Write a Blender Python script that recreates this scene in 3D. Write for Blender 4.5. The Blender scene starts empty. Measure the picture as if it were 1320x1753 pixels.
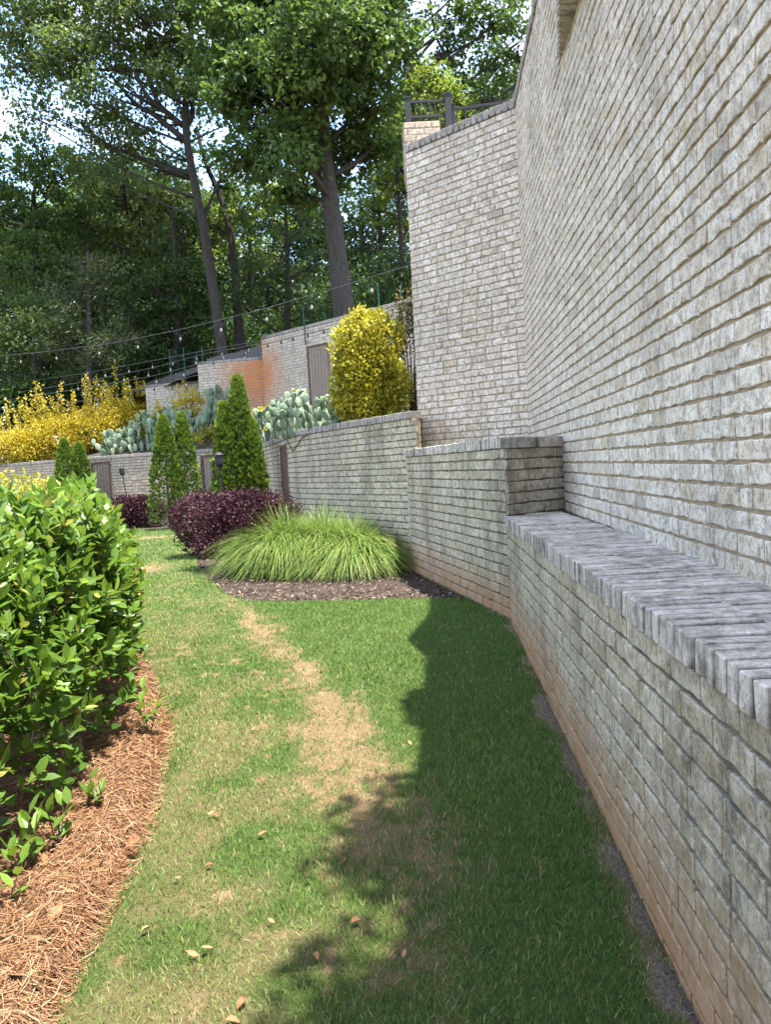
import bpy, math, random
import numpy as np
from mathutils import Matrix, Vector
R = math.radians
rng = np.random.default_rng(11)
random.seed(5)
scene = bpy.context.scene
COL = scene.collection

# ------------------------------------------------------------------ camera
EYE = np.array([0, 0, 1.5]); FPX = 1300.0; CX, CY = 660.0, 876.5
PITCH, ROLL = R(3.5), R(3.0)
fw = np.array([0, math.cos(PITCH), -math.sin(PITCH)]); r0 = np.array([1., 0, 0]); u0 = np.array([0, math.sin(PITCH), math.cos(PITCH)])
rt = math.cos(ROLL)*r0 - math.sin(ROLL)*u0
up = math.sin(ROLL)*r0 + math.cos(ROLL)*u0
cam = bpy.data.cameras.new('camera'); cam_o = bpy.data.objects.new('camera', cam); COL.objects.link(cam_o)
cam.sensor_fit = 'AUTO'; cam.sensor_width = 36.0; cam.lens = 36.0*FPX/1753.0
cam.clip_start = 0.05; cam.clip_end = 2000
M = Matrix(((rt[0], up[0], -fw[0], EYE[0]), (rt[1], up[1], -fw[1], EYE[1]), (rt[2], up[2], -fw[2], EYE[2]), (0, 0, 0, 1)))
cam_o.matrix_world = M
scene.camera = cam_o

# ------------------------------------------------------------------ sky, sun, exposure
SUN_EL = R(76.0); SH = np.array([0.85, -0.53]); SH = SH/np.linalg.norm(SH)
SUN = np.array([SH[0]*math.cos(SUN_EL), SH[1]*math.cos(SUN_EL), math.sin(SUN_EL)])
world = bpy.data.worlds.new('World'); scene.world = world; world.use_nodes = True
wt = world.node_tree; wt.nodes.clear()
wo = wt.nodes.new('ShaderNodeOutputWorld'); bg = wt.nodes.new('ShaderNodeBackground'); sky = wt.nodes.new('ShaderNodeTexSky')
sky.sky_type = 'NISHITA'; sky.sun_disc = False; sky.sun_elevation = SUN_EL; sky.sun_rotation = math.atan2(SH[0], SH[1])
sky.air_density = 1.0; sky.dust_density = 1.0; sky.ozone_density = 1.4
bg.inputs['Strength'].default_value = 0.15
tc = wt.nodes.new('ShaderNodeTexCoord'); mp = wt.nodes.new('ShaderNodeMapping'); mp.inputs['Scale'].default_value = (1, 1, 1.8); mp.inputs['Location'].default_value = (0.35, 0.1, 0.2)
cn = wt.nodes.new('ShaderNodeTexNoise'); cn.inputs['Scale'].default_value = 3.2; cn.inputs['Detail'].default_value = 9; cn.inputs['Roughness'].default_value = 0.58
cr = wt.nodes.new('ShaderNodeValToRGB'); cr.color_ramp.elements[0].position = 0.48; cr.color_ramp.elements[1].position = 0.63
mx = wt.nodes.new('ShaderNodeMix'); mx.data_type = 'RGBA'
wt.links.new(tc.outputs['Generated'], mp.inputs['Vector']); wt.links.new(mp.outputs['Vector'], cn.inputs['Vector'])
wt.links.new(cn.outputs['Fac'], cr.inputs['Fac']); wt.links.new(cr.outputs['Color'], mx.inputs[0])
wt.links.new(sky.outputs['Color'], mx.inputs[6]); mx.inputs[7].default_value = (2.75, 2.65, 2.55, 1)
wt.links.new(mx.outputs[2], bg.inputs['Color']); wt.links.new(bg.outputs['Background'], wo.inputs['Surface'])
sun = bpy.data.lights.new('sun', 'SUN'); sun.energy = 3.8; sun.angle = R(0.53); sun.color = (1.0, 0.95, 0.86)
sun_o = bpy.data.objects.new('sun', sun); COL.objects.link(sun_o)
sun_o.rotation_euler = Vector(SUN).to_track_quat('Z', 'Y').to_euler(); sun_o.location = (6, -4, 30)
vs = scene.view_settings; vs.view_transform = 'Standard'; vs.look = 'None'; vs.gamma = 1.0; vs.use_curve_mapping = False; vs.exposure = 2.35
scene.cycles.max_bounces = 8; scene.cycles.diffuse_bounces = 4; scene.cycles.transmission_bounces = 4; scene.cycles.glossy_bounces = 3
scene.cycles.caustics_reflective = False; scene.cycles.caustics_refractive = False

# ------------------------------------------------------------------ helpers
def ray(x, y): return fw*FPX + rt*(x-CX) - up*(y-CY)
def atd(x, y, d):
    v = ray(x, y); return EYE + v*(d/v[1])
def atz(x, y, z):
    v = ray(x, y); return EYE + v*((z-EYE[2])/v[2])
SLOPE = 0.045
def zg(y): return -SLOPE*np.maximum(0, 6.5-np.asarray(y, float))       # the lawn falls gently towards the viewer
def atg(x, y, dz=0.0):
    P = atz(x, y, dz)
    for _ in range(6): P = atz(x, y, float(zg(P[1]))+dz)
    return P
def slope_pts(X, Y):
    X, Y = np.array(X, float), np.array(Y, float); k = np.where(Y < 6.5, (1.5+SLOPE*6.5)/(1.5+SLOPE*Y), 1.0); k = np.where(Y < 0.8, (1.5+SLOPE*6.5)/(1.5+SLOPE*0.8), k); return X*k, Y*k
def proj(P):
    v = np.atleast_2d(P) - EYE; w = np.maximum(v@fw, 1e-3)
    return CX+FPX*(v@rt)/w, CY-FPX*(v@up)/w, v@fw
def unit(v):
    v = np.asarray(v, float); n = np.linalg.norm(v, axis=-1, keepdims=True); return v/np.maximum(n, 1e-9)
def tag(o, label=None, cat=None, group=None, kind=None):
    if label: o['label'] = label
    if cat: o['category'] = cat
    if group: o['group'] = group
    if kind: o['kind'] = kind
    return o
def empty(name, loc=(0, 0, 0)):
    o = bpy.data.objects.new(name, None); o.empty_display_size = 0.1; COL.objects.link(o); o.location = Vector(loc); return o
def link(name, me, parent=None, mw=None):
    o = bpy.data.objects.new(name, me); COL.objects.link(o)
    if parent is not None:
        o.parent = parent; o.matrix_parent_inverse = Matrix.Identity(4)
        pm = Matrix.Translation(parent.location) if parent.parent is None else Matrix.Translation(parent.parent.location) @ Matrix.Translation(parent.location)
        w = mw if mw is not None else Matrix.Identity(4)
        o.matrix_basis = pm.inverted() @ w
    elif mw is not None: o.matrix_world = mw
    return o
def mesh_np(name, V, quads=None, tris=None, tq=None, tt=None, mat=None, smooth=False):
    me = bpy.data.meshes.new(name)
    V = np.asarray(V, np.float32).reshape(-1, 3)
    q = np.zeros((0, 4), np.int32) if quads is None or len(quads) == 0 else np.asarray(quads, np.int32)
    t = np.zeros((0, 3), np.int32) if tris is None or len(tris) == 0 else np.asarray(tris, np.int32)
    me.vertices.add(len(V)); me.vertices.foreach_set('co', V.ravel())
    nl = q.size + t.size; me.loops.add(nl); me.loops.foreach_set('vertex_index', np.concatenate([q.ravel(), t.ravel()]))
    st = np.concatenate([np.arange(len(q))*4, len(q)*4 + np.arange(len(t))*3]).astype(np.int32)
    me.polygons.add(len(st)); me.polygons.foreach_set('loop_start', st)
    me.polygons.foreach_set('use_smooth', np.full(len(st), smooth, bool))
    me.update(calc_edges=True)
    a1 = np.zeros(len(q)) if tq is None else np.asarray(tq); a2 = np.zeros(len(t)) if tt is None else np.asarray(tt)
    if tq is not None or tt is not None:
        a = me.attributes.new('tone', 'FLOAT', 'FACE'); a.data.foreach_set('value', np.concatenate([a1, a2]).astype(np.float32))
    if mat: me.materials.append(mat)
    return me
class Acc:
    def __init__(s): s.V = []; s.Q = []; s.T = []; s.tq = []; s.tt = []; s.n = 0
    def add(s, V, Q=None, T=None, tone=0.5):
        V = np.asarray(V, float).reshape(-1, 3)
        for F, L, K in ((Q, s.Q, s.tq), (T, s.T, s.tt)):
            if F is not None and len(F):
                F = np.asarray(F, int); L.append(F+s.n); K.append(np.broadcast_to(np.asarray(tone, float), (len(F),)))
        s.V.append(V); s.n += len(V)
    def mesh(s, name, mat, smooth=False):
        c = lambda L: np.concatenate(L) if L else None
        tq = c(s.tq); tt = c(s.tt)
        if tq is None: tq = np.zeros(0)
        if tt is None: tt = np.zeros(0)
        return mesh_np(name, np.concatenate(s.V), c(s.Q), c(s.T), tq, tt, mat, smooth)
    def obj(s, name, mat, parent=None, smooth=False): return link(name, s.mesh(name, mat, smooth), parent)
def tube(acc, pts, rad, n=8, tone=0.5, cap=True):
    pts = np.asarray(pts, float); rad = np.broadcast_to(np.asarray(rad, float), (len(pts),))
    T = np.gradient(pts, axis=0); T = unit(T)
    ref = np.array([0.13, 0.97, 0.2]) if abs(T[0][2]) > 0.8 else np.array([0.05, 0.1, 1.0])
    A = unit(np.cross(T, ref)); B = np.cross(T, A)
    a = np.linspace(0, 2*math.pi, n, endpoint=False)
    V = pts[:, None, :] + rad[:, None, None]*(np.cos(a)[None, :, None]*A[:, None, :] + np.sin(a)[None, :, None]*B[:, None, :])
    m = len(pts); i = np.arange(m-1)[:, None]*n; j = np.arange(n)[None, :]; k = (j+1) % n
    Q = np.stack([i+j, i+k, i+n+k, i+n+j], -1).reshape(-1, 4)
    V = V.reshape(-1, 3); Tn = None
    if cap:
        c0 = len(V); V = np.vstack([V, pts[0], pts[-1]]); jj = np.arange(n); kk = (jj+1) % n
        Tn = np.vstack([np.stack([np.full(n, c0), kk, jj], -1), np.stack([np.full(n, c0+1), (m-1)*n+jj, (m-1)*n+kk], -1)])
    acc.add(V, Q, Tn, tone)
BQ = np.array([[0, 3, 2, 1], [4, 5, 6, 7], [0, 1, 5, 4], [1, 2, 6, 5], [2, 3, 7, 6], [3, 0, 4, 7]])
def box(acc, lo, hi, tone=0.5, fr=None):
    (x0, y0, z0), (x1, y1, z1) = lo, hi
    V = np.array([[x0, y0, z0], [x1, y0, z0], [x1, y1, z0], [x0, y1, z0], [x0, y0, z1], [x1, y0, z1], [x1, y1, z1], [x0, y1, z1]], float)
    if fr is not None: V = V@fr[0].T + fr[1]
    acc.add(V, BQ, None, tone)
def frame(t2, origin, z=0):
    t = unit(np.array([t2[0], t2[1], 0.])); n = np.array([-t[1], t[0], 0]); return np.stack([t, n, [0, 0, 1]], 1), np.array([origin[0], origin[1], z], float)
def fmat(fr, s=(1, 1, 1)):
    A, o = fr; return Matrix([[A[i][0]*s[0], A[i][1]*s[1], A[i][2]*s[2], o[i]] for i in range(3)] + [[0, 0, 0, 1]])
def prism(acc, poly, z0, z1, tone=0.5):
    n = len(poly); b = np.array([[p[0], p[1], z0] for p in poly]); t = np.array([[p[0], p[1], z1] for p in poly]); c = np.mean(poly, 0)
    V = np.vstack([b, t, [[c[0], c[1], z0], [c[0], c[1], z1]]]); i = np.arange(n); j = (i+1) % n
    acc.add(V, np.stack([i, j, j+n, i+n], -1), np.vstack([np.stack([np.full(n, 2*n+1), i+n, j+n], -1), np.stack([np.full(n, 2*n), j, i], -1)]), tone)
# value noise
_g = np.random.default_rng(3).random((128, 128))
def vnoise(x, y):
    x = np.asarray(x, float); y = np.asarray(y, float); xi = np.floor(x).astype(int); yi = np.floor(y).astype(int); fx = x-xi; fy = y-yi
    fx = fx*fx*(3-2*fx); fy = fy*fy*(3-2*fy); g = lambda a, b: _g[a % 128, b % 128]
    return (g(xi, yi)*(1-fx)+g(xi+1, yi)*fx)*(1-fy)+(g(xi, yi+1)*(1-fx)+g(xi+1, yi+1)*fx)*fy
def fbm(x, y, o=4): return sum(vnoise(np.asarray(x)*2**k+17*k, np.asarray(y)*2**k+5*k)*0.5**k for k in range(o))/sum(0.5**k for k in range(o))

# ------------------------------------------------------------------ materials
class NT:
    def __init__(s, name):
        s.m = bpy.data.materials.new(name); s.m.use_nodes = True; s.t = s.m.node_tree; s.t.nodes.clear()
        s.out = s.n('ShaderNodeOutputMaterial'); s.geo = None
    def n(s, k, **kw):
        o = s.t.nodes.new(k)
        for a, b in kw.items(): setattr(o, a, b)
        return o
    def l(s, a, b): s.t.links.new(a, b)
    def val(s, sock, v):
        if hasattr(v, 'is_linked') or hasattr(v, 'links'): s.l(v, sock)
        else: sock.default_value = v
    def pos(s):
        if s.geo is None: s.geo = s.n('ShaderNodeNewGeometry')
        return s.geo.outputs['Position']
    def noise(s, scale, detail=4, rough=0.55, stretch=None, vec=None, dist=0):
        o = s.n('ShaderNodeTexNoise'); o.inputs['Scale'].default_value = scale; o.inputs['Detail'].default_value = detail; o.inputs['Roughness'].default_value = rough; o.inputs['Distortion'].default_value = dist
        v = vec or s.pos()
        if stretch:
            mp = s.n('ShaderNodeMapping'); mp.inputs['Scale'].default_value = stretch; s.l(v, mp.inputs['Vector']); v = mp.outputs['Vector']
        s.l(v, o.inputs['Vector']); return o.outputs['Fac']
    def ramp(s, v, stops):
        o = s.n('ShaderNodeValToRGB'); cr = o.color_ramp
        while len(cr.elements) < len(stops): cr.elements.new(0.5)
        for e, (p, c) in zip(cr.elements, stops):
            e.position = p; e.color = (c, c, c, 1) if not hasattr(c, '__len__') else (*c[:3], 1)
        s.l(v, o.inputs['Fac']); return o.outputs['Color']
    def mix(s, f, a, b, mode='MIX'):
        o = s.n('ShaderNodeMix', data_type='RGBA', blend_type=mode)
        for k, v in ((0, f), (6, a), (7, b)):
            if isinstance(v, tuple) and len(v) == 3: v = (*v, 1)
            s.val(o.inputs[k], v)
        return o.outputs[2]
    def math(s, op, a, b=None, c=None):
        o = s.n('ShaderNodeMath', operation=op)
        for k, v in enumerate((a, b, c)):
            if v is not None: s.val(o.inputs[k], v)
        return o.outputs[0]
    def attr(s, name): return s.n('ShaderNodeAttribute', attribute_name=name).outputs['Fac']
    def bump(s, h, strength=0.3, dist=0.01):
        o = s.n('ShaderNodeBump'); o.inputs['Strength'].default_value = strength; o.inputs['Distance'].default_value = dist; s.l(h, o.inputs['Height']); return o.outputs['Normal']
    def bsdf(s, col, rough=0.8, spec=0.3, normal=None, metal=0.0):
        o = s.n('ShaderNodeBsdfPrincipled')
        if isinstance(col, tuple) and len(col) == 3: col = (*col, 1)
        s.val(o.inputs['Base Color'], col); s.val(o.inputs['Roughness'], rough); o.inputs['Specular IOR Level'].default_value = spec; o.inputs['Metallic'].default_value = metal
        if normal is not None: s.l(normal, o.inputs['Normal'])
        return o.outputs[0]
    def done(s, sh): s.l(sh, s.out.inputs['Surface']); return s.m
def brick_mat(name, light, tan, grey, mold=0.0, stain=None, dark=(0.06, 0.055, 0.045), speck=0.5, moldscale=1.3, stainz=0.52, patch=None, edge=0.0):
    k = NT(name); oi = k.n('ShaderNodeObjectInfo').outputs['Random']
    tone = k.math('FRACT', k.math('ADD', oi, k.attr('tone')))
    base = k.ramp(tone, [(0.0, tuple(0.45*a+0.55*b for a, b in zip(light, grey))), (0.16, tuple(c*0.97 for c in light)), (0.62, tuple(c*1.06 for c in light)), (0.82, tuple(0.72*a+0.28*b for a, b in zip(light, tan))), (0.94, tuple(0.45*a+0.55*b for a, b in zip(light, tan))), (1.0, tuple(c*0.9 for c in grey))])
    # whitewash brushed over the face: brown/tan body showing through
    n1 = k.noise(14, 7, 0.7, (1, 1, 0.85)); base = k.mix(k.ramp(n1, [(0.46, 0.0), (0.62, 0.85)]), base, tuple(c*0.8 for c in tan))
    n2 = k.noise(24, 7, 0.75, (1, 1, 0.8)); base = k.mix(k.ramp(n2, [(0.40, 1.05*speck), (0.52, 0.0)]), base, tuple(c*0.42 for c in grey))
    n2b = k.noise(90, 3, 0.7); base = k.mix(k.ramp(n2b, [(0.35, 1.2*speck), (0.44, 0.0)]), base, dark)
    n6 = k.noise(19, 5, 0.7, (1, 1, 0.7)); base = k.mix(k.ramp(n6, [(0.55, 0.0), (0.68, 0.6)]), base, tuple(min(0.85, c*1.3) for c in light))
    n5 = k.noise(0.55, 4, 0.6); base = k.mix(k.ramp(n5, [(0.35, 0.22), (0.62, 0.0)]), base, tuple(c*0.6 for c in grey))
    if mold:
        n3 = k.noise(moldscale, 6, 0.65, (1.6, 1.6, 0.42)); n4 = k.noise(22, 5, 0.7)
        f = k.math('MULTIPLY', k.ramp(n3, [(0.46, 0.0), (0.68, 1.0)]), k.ramp(n4, [(0.30, 0.25), (0.62, 1.0)]))
        base = k.mix(k.math('MULTIPLY', f, mold), base, dark)
    if edge:   # grime gathered in the joints between coping bricks
        tcn = k.n('ShaderNodeTexCoord'); sg = k.n('ShaderNodeSeparateXYZ'); k.l(tcn.outputs['Generated'], sg.inputs[0])
        e_ = k.math('ABSOLUTE', k.math('SUBTRACT', sg.outputs['X'], 0.5)); e_ = k.math('ADD', e_, k.math('MULTIPLY', k.math('SUBTRACT', k.noise(28, 4), 0.5), 0.22))
        base = k.mix(k.math('MULTIPLY', k.ramp(e_, [(0.38, 0.0), (0.50, 1.0)]), edge), base, dark)
    sep = k.n('ShaderNodeSeparateXYZ'); k.l(k.pos(), sep.inputs[0])
    if stain:
        ns = k.noise(2.6, 5, 0.6)
        zz = k.math('ADD', sep.outputs['Z'], k.math('MULTIPLY', k.math('SUBTRACT', ns, 0.5), -0.55)); zz = k.math('ADD', zz, k.math('MULTIPLY', k.math('MAXIMUM', k.math('SUBTRACT', 6.5, sep.outputs['Y']), 0.0), 0.045))
        mr = k.n('ShaderNodeMapRange'); k.l(zz, mr.inputs[0]); mr.inputs[1].default_value = 0.02; mr.inputs[2].default_value = stainz; mr.inputs[3].default_value = 0.85; mr.inputs[4].default_value = 0.0
        base = k.mix(mr.outputs[0], base, stain, 'MIX')
    if patch:   # rust-orange run-off stain around a spot
        c, rad, col = patch
        vd = k.n('ShaderNodeVectorMath', operation='DISTANCE'); k.l(k.pos(), vd.inputs[0]); vd.inputs[1].default_value = c
        dd = k.math('ADD', vd.outputs['Value'], k.math('MULTIPLY', k.math('SUBTRACT', k.noise(1.6, 4), 0.5), 0.9))
        mr = k.n('ShaderNodeMapRange'); k.l(dd, mr.inputs[0]); mr.inputs[1].default_value = rad*0.25; mr.inputs[2].default_value = rad; mr.inputs[3].default_value = 0.85; mr.inputs[4].default_value = 0.0
        base = k.mix(mr.outputs[0], base, col)
    h = k.math('ADD', k.noise(26, 6, 0.7, (1, 1, 0.5)), k.math('MULTIPLY', k.noise(120, 3, 0.7), 0.45))
    return k.done(k.bsdf(base, 0.88, 0.2, k.bump(h, 0.7, 0.005)))
def plain_mat(name, col, rough=0.8, spec=0.3, var=0.25, scale=8, bump=0.2, stretch=None, metal=0.0, dist=0.01):
    k = NT(name); n = k.noise(scale, 5, 0.6, stretch)
    c = k.mix(k.ramp(n, [(0.3, 0.0), (0.7, 1.0)]), tuple(v*(1-var) for v in col), tuple(min(1, v*(1+var)) for v in col))
    return k.done(k.bsdf(c, rough, spec, k.bump(n, bump, dist) if bump else None, metal))
def leaf_mat(name, stops, trans=0.35, rough=0.5, spec=0.35, tcol=None):
    k = NT(name); oi = k.n('ShaderNodeObjectInfo').outputs['Random']
    t = k.attr('tone'); c = k.ramp(t, stops)
    c = k.mix(k.ramp(k.noise(3.0, 3), [(0.35, 0.25), (0.65, 0.0)]), c, tuple(0.6*v for v in stops[0][1]))
    b = k.bsdf(c, rough, spec); tr = k.n('ShaderNodeBsdfTranslucent')
    tcx = k.mix(0.5, c, tcol) if tcol else c
    k.l(tcx, tr.inputs['Color']); mx = k.n('ShaderNodeMixShader'); mx.inputs[0].default_value = trans; k.l(b, mx.inputs[1]); k.l(tr.outputs[0], mx.inputs[2])
    return k.done(mx.outputs[0])
LIGHT, TAN, GREY = (0.79, 0.715, 0.61), (0.60, 0.475, 0.31), (0.53, 0.475, 0.41)
M_TALL = brick_mat('whitewashed_brick', LIGHT, TAN, GREY, 0.3, None, speck=0.62, moldscale=0.9)
M_LOW = brick_mat('weathered_brick', (0.60, 0.535, 0.41), (0.49, 0.395, 0.235), (0.41, 0.36, 0.28), 0.8, (0.36, 0.195, 0.09), speck=0.6, moldscale=1.1)
M_CAP = brick_mat('mouldy_coping_brick', (0.66, 0.60, 0.525), (0.48, 0.41, 0.32), (0.44, 0.40, 0.36), 0.9, None, speck=0.5, moldscale=3.6, edge=0.6)
M_CAPT = brick_mat('coping_brick', (0.46, 0.43, 0.39), (0.38, 0.32, 0.26), (0.34, 0.31, 0.28), 0.5, None, speck=0.6, edge=0.7)
M_FAR = brick_mat('far_brick', (0.62, 0.51, 0.38), (0.51, 0.40, 0.26), (0.42, 0.35, 0.27), 0.35, None)
M_UP = brick_mat('upper_brick', (0.70, 0.62, 0.51), (0.53, 0.43, 0.31), (0.48, 0.43, 0.37), 0.25, None, patch=((-4.1, 25.9, 4.7), 1.7, (0.56, 0.19, 0.045)))
M_MORT = plain_mat('mortar', (0.33, 0.26, 0.18), 0.95, 0.1, 0.25, 14, 0.15)
M_MORTD = plain_mat('dirty_mortar', (0.155, 0.135, 0.10), 0.95, 0.1, 0.4, 7, 0.0)
M_DBRICK = plain_mat('brown_brick', (0.135, 0.085, 0.062), 0.85, 0.2, 0.4, 14, 0.4)
M_PALEM = plain_mat('pale_mortar', (0.50, 0.44, 0.36), 0.95, 0.1, 0.2, 14, 0.0)
M_CONC = plain_mat('concrete', (0.36, 0.34, 0.31), 0.9, 0.2, 0.3, 9, 0.4)
M_IRON = plain_mat('black_iron', (0.02, 0.021, 0.024), 0.6, 0.3, 0.3, 30, 0.1)
M_BARK = plain_mat('bark', (0.062, 0.055, 0.048), 0.95, 0.1, 0.5, 12, 1.0, (3, 3, 0.5), dist=0.03)
M_BARKD = plain_mat('dark_bark', (0.05, 0.042, 0.035), 0.95, 0.1, 0.5, 9, 0.8, (3, 3, 0.5), dist=0.03)
M_STEM = plain_mat('woody_stem', (0.10, 0.075, 0.05), 0.9, 0.1, 0.4, 25, 0.3)

# ------------------------------------------------------------------ layout of the walls (metres; x right, y away from the camera, z up)
def xt(y): return 1.44 + 0.0745*(y-2.85)            # face of the tall wall
def xl(y): return 0.842 + 0.0522*(y-1.69)            # face of the low bench wall
B = np.array([xl(6.93), 6.93]); A = np.array([0.33, 10.55]); C = np.array([xt(10.3), 10.3]); D = np.array([0.58, 11.6])
PIN = np.array([xt(7.5), 7.5]); E = np.array([0.475, 10.295]); L1 = np.array([-1.57, 13.9]); L2 = np.array([-2.79, 18.7]); L3 = np.array([-3.5, 21.2])
ZB, ZP, ZL, ZF, ZT, ZU = 0.98, 1.70, 2.22, 2.30, 6.22, 6.00
F0, F1, F2, F3, F4 = np.array([-3.4, 21.6]), np.array([-5.0, 23.55]), np.array([-9.1, 25.1]), np.array([-14.4, 28.7]), np.array([-24., 36.])
U0, U1 = np.array([2.5, 19.54]), np.array([-3.85, 25.7])
COURSE = 0.094

# ------------------------------------------------------------------ bricks
def brick_mesh(seed, L, H, T, m, jit=0.0035, name='brick'):
    g = np.random.default_rng(seed); nx = 5
    xs = np.linspace(-L/2, L/2, nx); j = lambda s=jit: g.normal(0, s)
    ring = [(x + (0 if 0 < i < nx-1 else j()), -H/2 + j(jit*1.5) + 0.001) for i, x in enumerate(xs)] + [(x + (0 if 0 < i < nx-1 else j()), H/2 + j(jit*0.8)) for i, x in reversed(list(enumerate(xs)))]
    ring = np.array(ring); n = len(ring); ins = 0.0045
    inner = ring*np.array([1-2*ins/L, 1-2*ins/H])
    tilt = g.normal(0, 0.0009, 2)
    V = np.vstack([np.c_[ring[:, 0], np.full(n, -0.012), ring[:, 1]], np.c_[ring[:, 0], np.full(n, T-0.0035)+g.normal(0, .0006, n), ring[:, 1]],
                   np.c_[inner[:, 0], T + tilt[0]*inner[:, 0]/L*2 + tilt[1]*inner[:, 1]/H*2 + g.normal(0, 0.0006, n), inner[:, 1]]])
    i = np.arange(n); k = (i+1) % n
    Q = np.vstack([np.stack([i, k, k+n, i+n], -1)[:, ::-1], np.stack([i+n, k+n, k+2*n, i+2*n], -1)[:, ::-1],
                   [[2*n+a, 2*n+n-1-a, 2*n+n-2-a, 2*n+a+1] for a in range(nx-1)]])
    return V, Q
def chamfer_box(seed, lx, ly, lz, b=0.005, jit=0.003):
    g = np.random.default_rng(seed); V = []; idx = {}
    for sx in (-1, 1):
        for sy in (-1, 1):
            for sz in (-1, 1):
                c = np.array([sx*lx/2, sy*ly/2, sz*lz/2]) + g.normal(0, jit, 3)
                for ax in range(3):
                    d = np.array([-sx*b, -sy*b, -sz*b]); d[ax] = 0; idx[(sx, sy, sz, ax)] = len(V); V.append(c+d)
    Q = []; T = []
    for ax in range(3):
        for s in (-1, 1):
            o = [a for a in range(3) if a != ax]; f = []
            for (p, q) in ((-1, -1), (1, -1), (1, 1), (-1, 1)):
                k = [0, 0, 0]; k[ax] = s; k[o[0]] = p; k[o[1]] = q; f.append(idx[(*k, ax)])
            flip = (s < 0) ^ (ax == 1); Q.append(f[::-1] if flip else f)
    for ax in range(3):
        o = [a for a in range(3) if a != ax]
        for p in (-1, 1):
            for q in (-1, 1):
                k0 = [0, 0, 0]; k0[o[0]] = p; k0[o[1]] = q; k1 = k0[:]; k0[ax] = -1; k1[ax] = 1
                Q.append([idx[(*k0, o[0])], idx[(*k1, o[0])], idx[(*k1, o[1])], idx[(*k0, o[1])]])
    for sx in (-1, 1):
        for sy in (-1, 1):
            for sz in (-1, 1): T.append([idx[(sx, sy, sz, a)] for a in range(3)])
    return np.array(V), np.array(Q), np.array(T)
BL = 0.245; NV = 12
BV = [brick_mesh(100+i, BL, 0.081, 0.0115, None, 0.0022) for i in range(NV)]
def path_at(path, s):
    seg = np.linalg.norm(np.diff(path, axis=0), axis=1); cum = np.r_[0, np.cumsum(seg)]
    i = int(np.clip(np.searchsorted(cum, s, 'right')-1, 0, len(seg)-1)); t = (path[i+1]-path[i])/seg[i]; return path[i]+t*(s-cum[i]), t
def plen(path): return float(np.sum(np.linalg.norm(np.diff(path, axis=0), axis=1)))
def course_bricks(path, z0, z1, holes=(), course=COURSE, L=BL, gap=0.0135, seed=0, top=None):
    """centres of a running bond: (xy, tangent, z, length)"""
    g = np.random.default_rng(seed); out = []; S = plen(path); nz = int((z1-z0)/course+0.02)
    ch = (z1-z0)/nz
    for r in range(nz):
        z = z0+(r+0.5)*ch; s = -(L+gap)*((r % 2)*0.5 + g.uniform(-0.04, 0.04) + (0.25 if g.random() < 0.1 else 0))
        while s < S:
            l = L*g.uniform(0.97, 1.03) if g.random() > 0.05 else L*0.48
            a, b = max(s, 0.002), min(s+l, S-0.002); s += l+gap
            if b-a < 0.035: continue
            skip = False
            for (h0, h1, hz0, hz1) in holes:
                if hz0 < z < hz1 and b > h0 and a < h1:
                    if a < h0-0.04: b = h0-0.004
                    elif b > h1+0.04: a = h1+0.004
                    else: skip = True
            if skip or b-a < 0.03: continue
            p, t = path_at(path, (a+b)/2)
            if top is not None and z+ch/2 > top(p): continue
            out.append((p, t, z+g.normal(0, 0.0012), b-a, ch))
    return out
def lay(parent, bricks, mat, n_obj=300, name='brick', seed=1, T=0.012):
    """the bricks that show largest become single objects, the rest one mesh of real bricks"""
    g = np.random.default_rng(seed)
    P = np.array([[b[0][0], b[0][1], b[2]] for b in bricks]); tn = np.array([b[1] for b in bricks]); nrm = np.c_[-tn[:, 1], tn[:, 0], np.zeros(len(tn))]
    px, py, w = proj(P); v = EYE-P; dist = np.linalg.norm(v, axis=1); cosv = np.sum(v*nrm, 1)/dist
    score = np.where((px > -10) & (px < 1330) & (py > -10) & (py < 1763) & (w > 0), np.array([b[3] for b in bricks])*np.maximum(cosv, 0.01)/dist**2, 0)
    big = set(np.argsort(-score)[:n_obj].tolist()) if n_obj else set()
    big = {i for i in big if score[i] > 0}
    meshes = []
    for V, Q in BV:
        me = mesh_np(name, V, Q, mat=mat); meshes.append(me)
    acc = Acc()
    for i, (p, t, z, l, ch) in enumerate(bricks):
        fr = frame(t, p, z); k = int(g.integers(NV)); fl = -1 if g.random() < 0.0 else 1
        s = (l/BL, g.uniform(0.8, 1.2), (ch-0.0155)/0.081)
        if i in big: link(name, meshes[k], parent, fmat(fr, s))
        else:
            V, Q = BV[k]; acc.add((V*np.array(s))@fr[0].T+fr[1], Q, None, g.random())
    if acc.n:
        o = acc.obj(name+'_remainder', mat, parent); o['kind'] = 'stuff'
CAPM = {}
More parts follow.
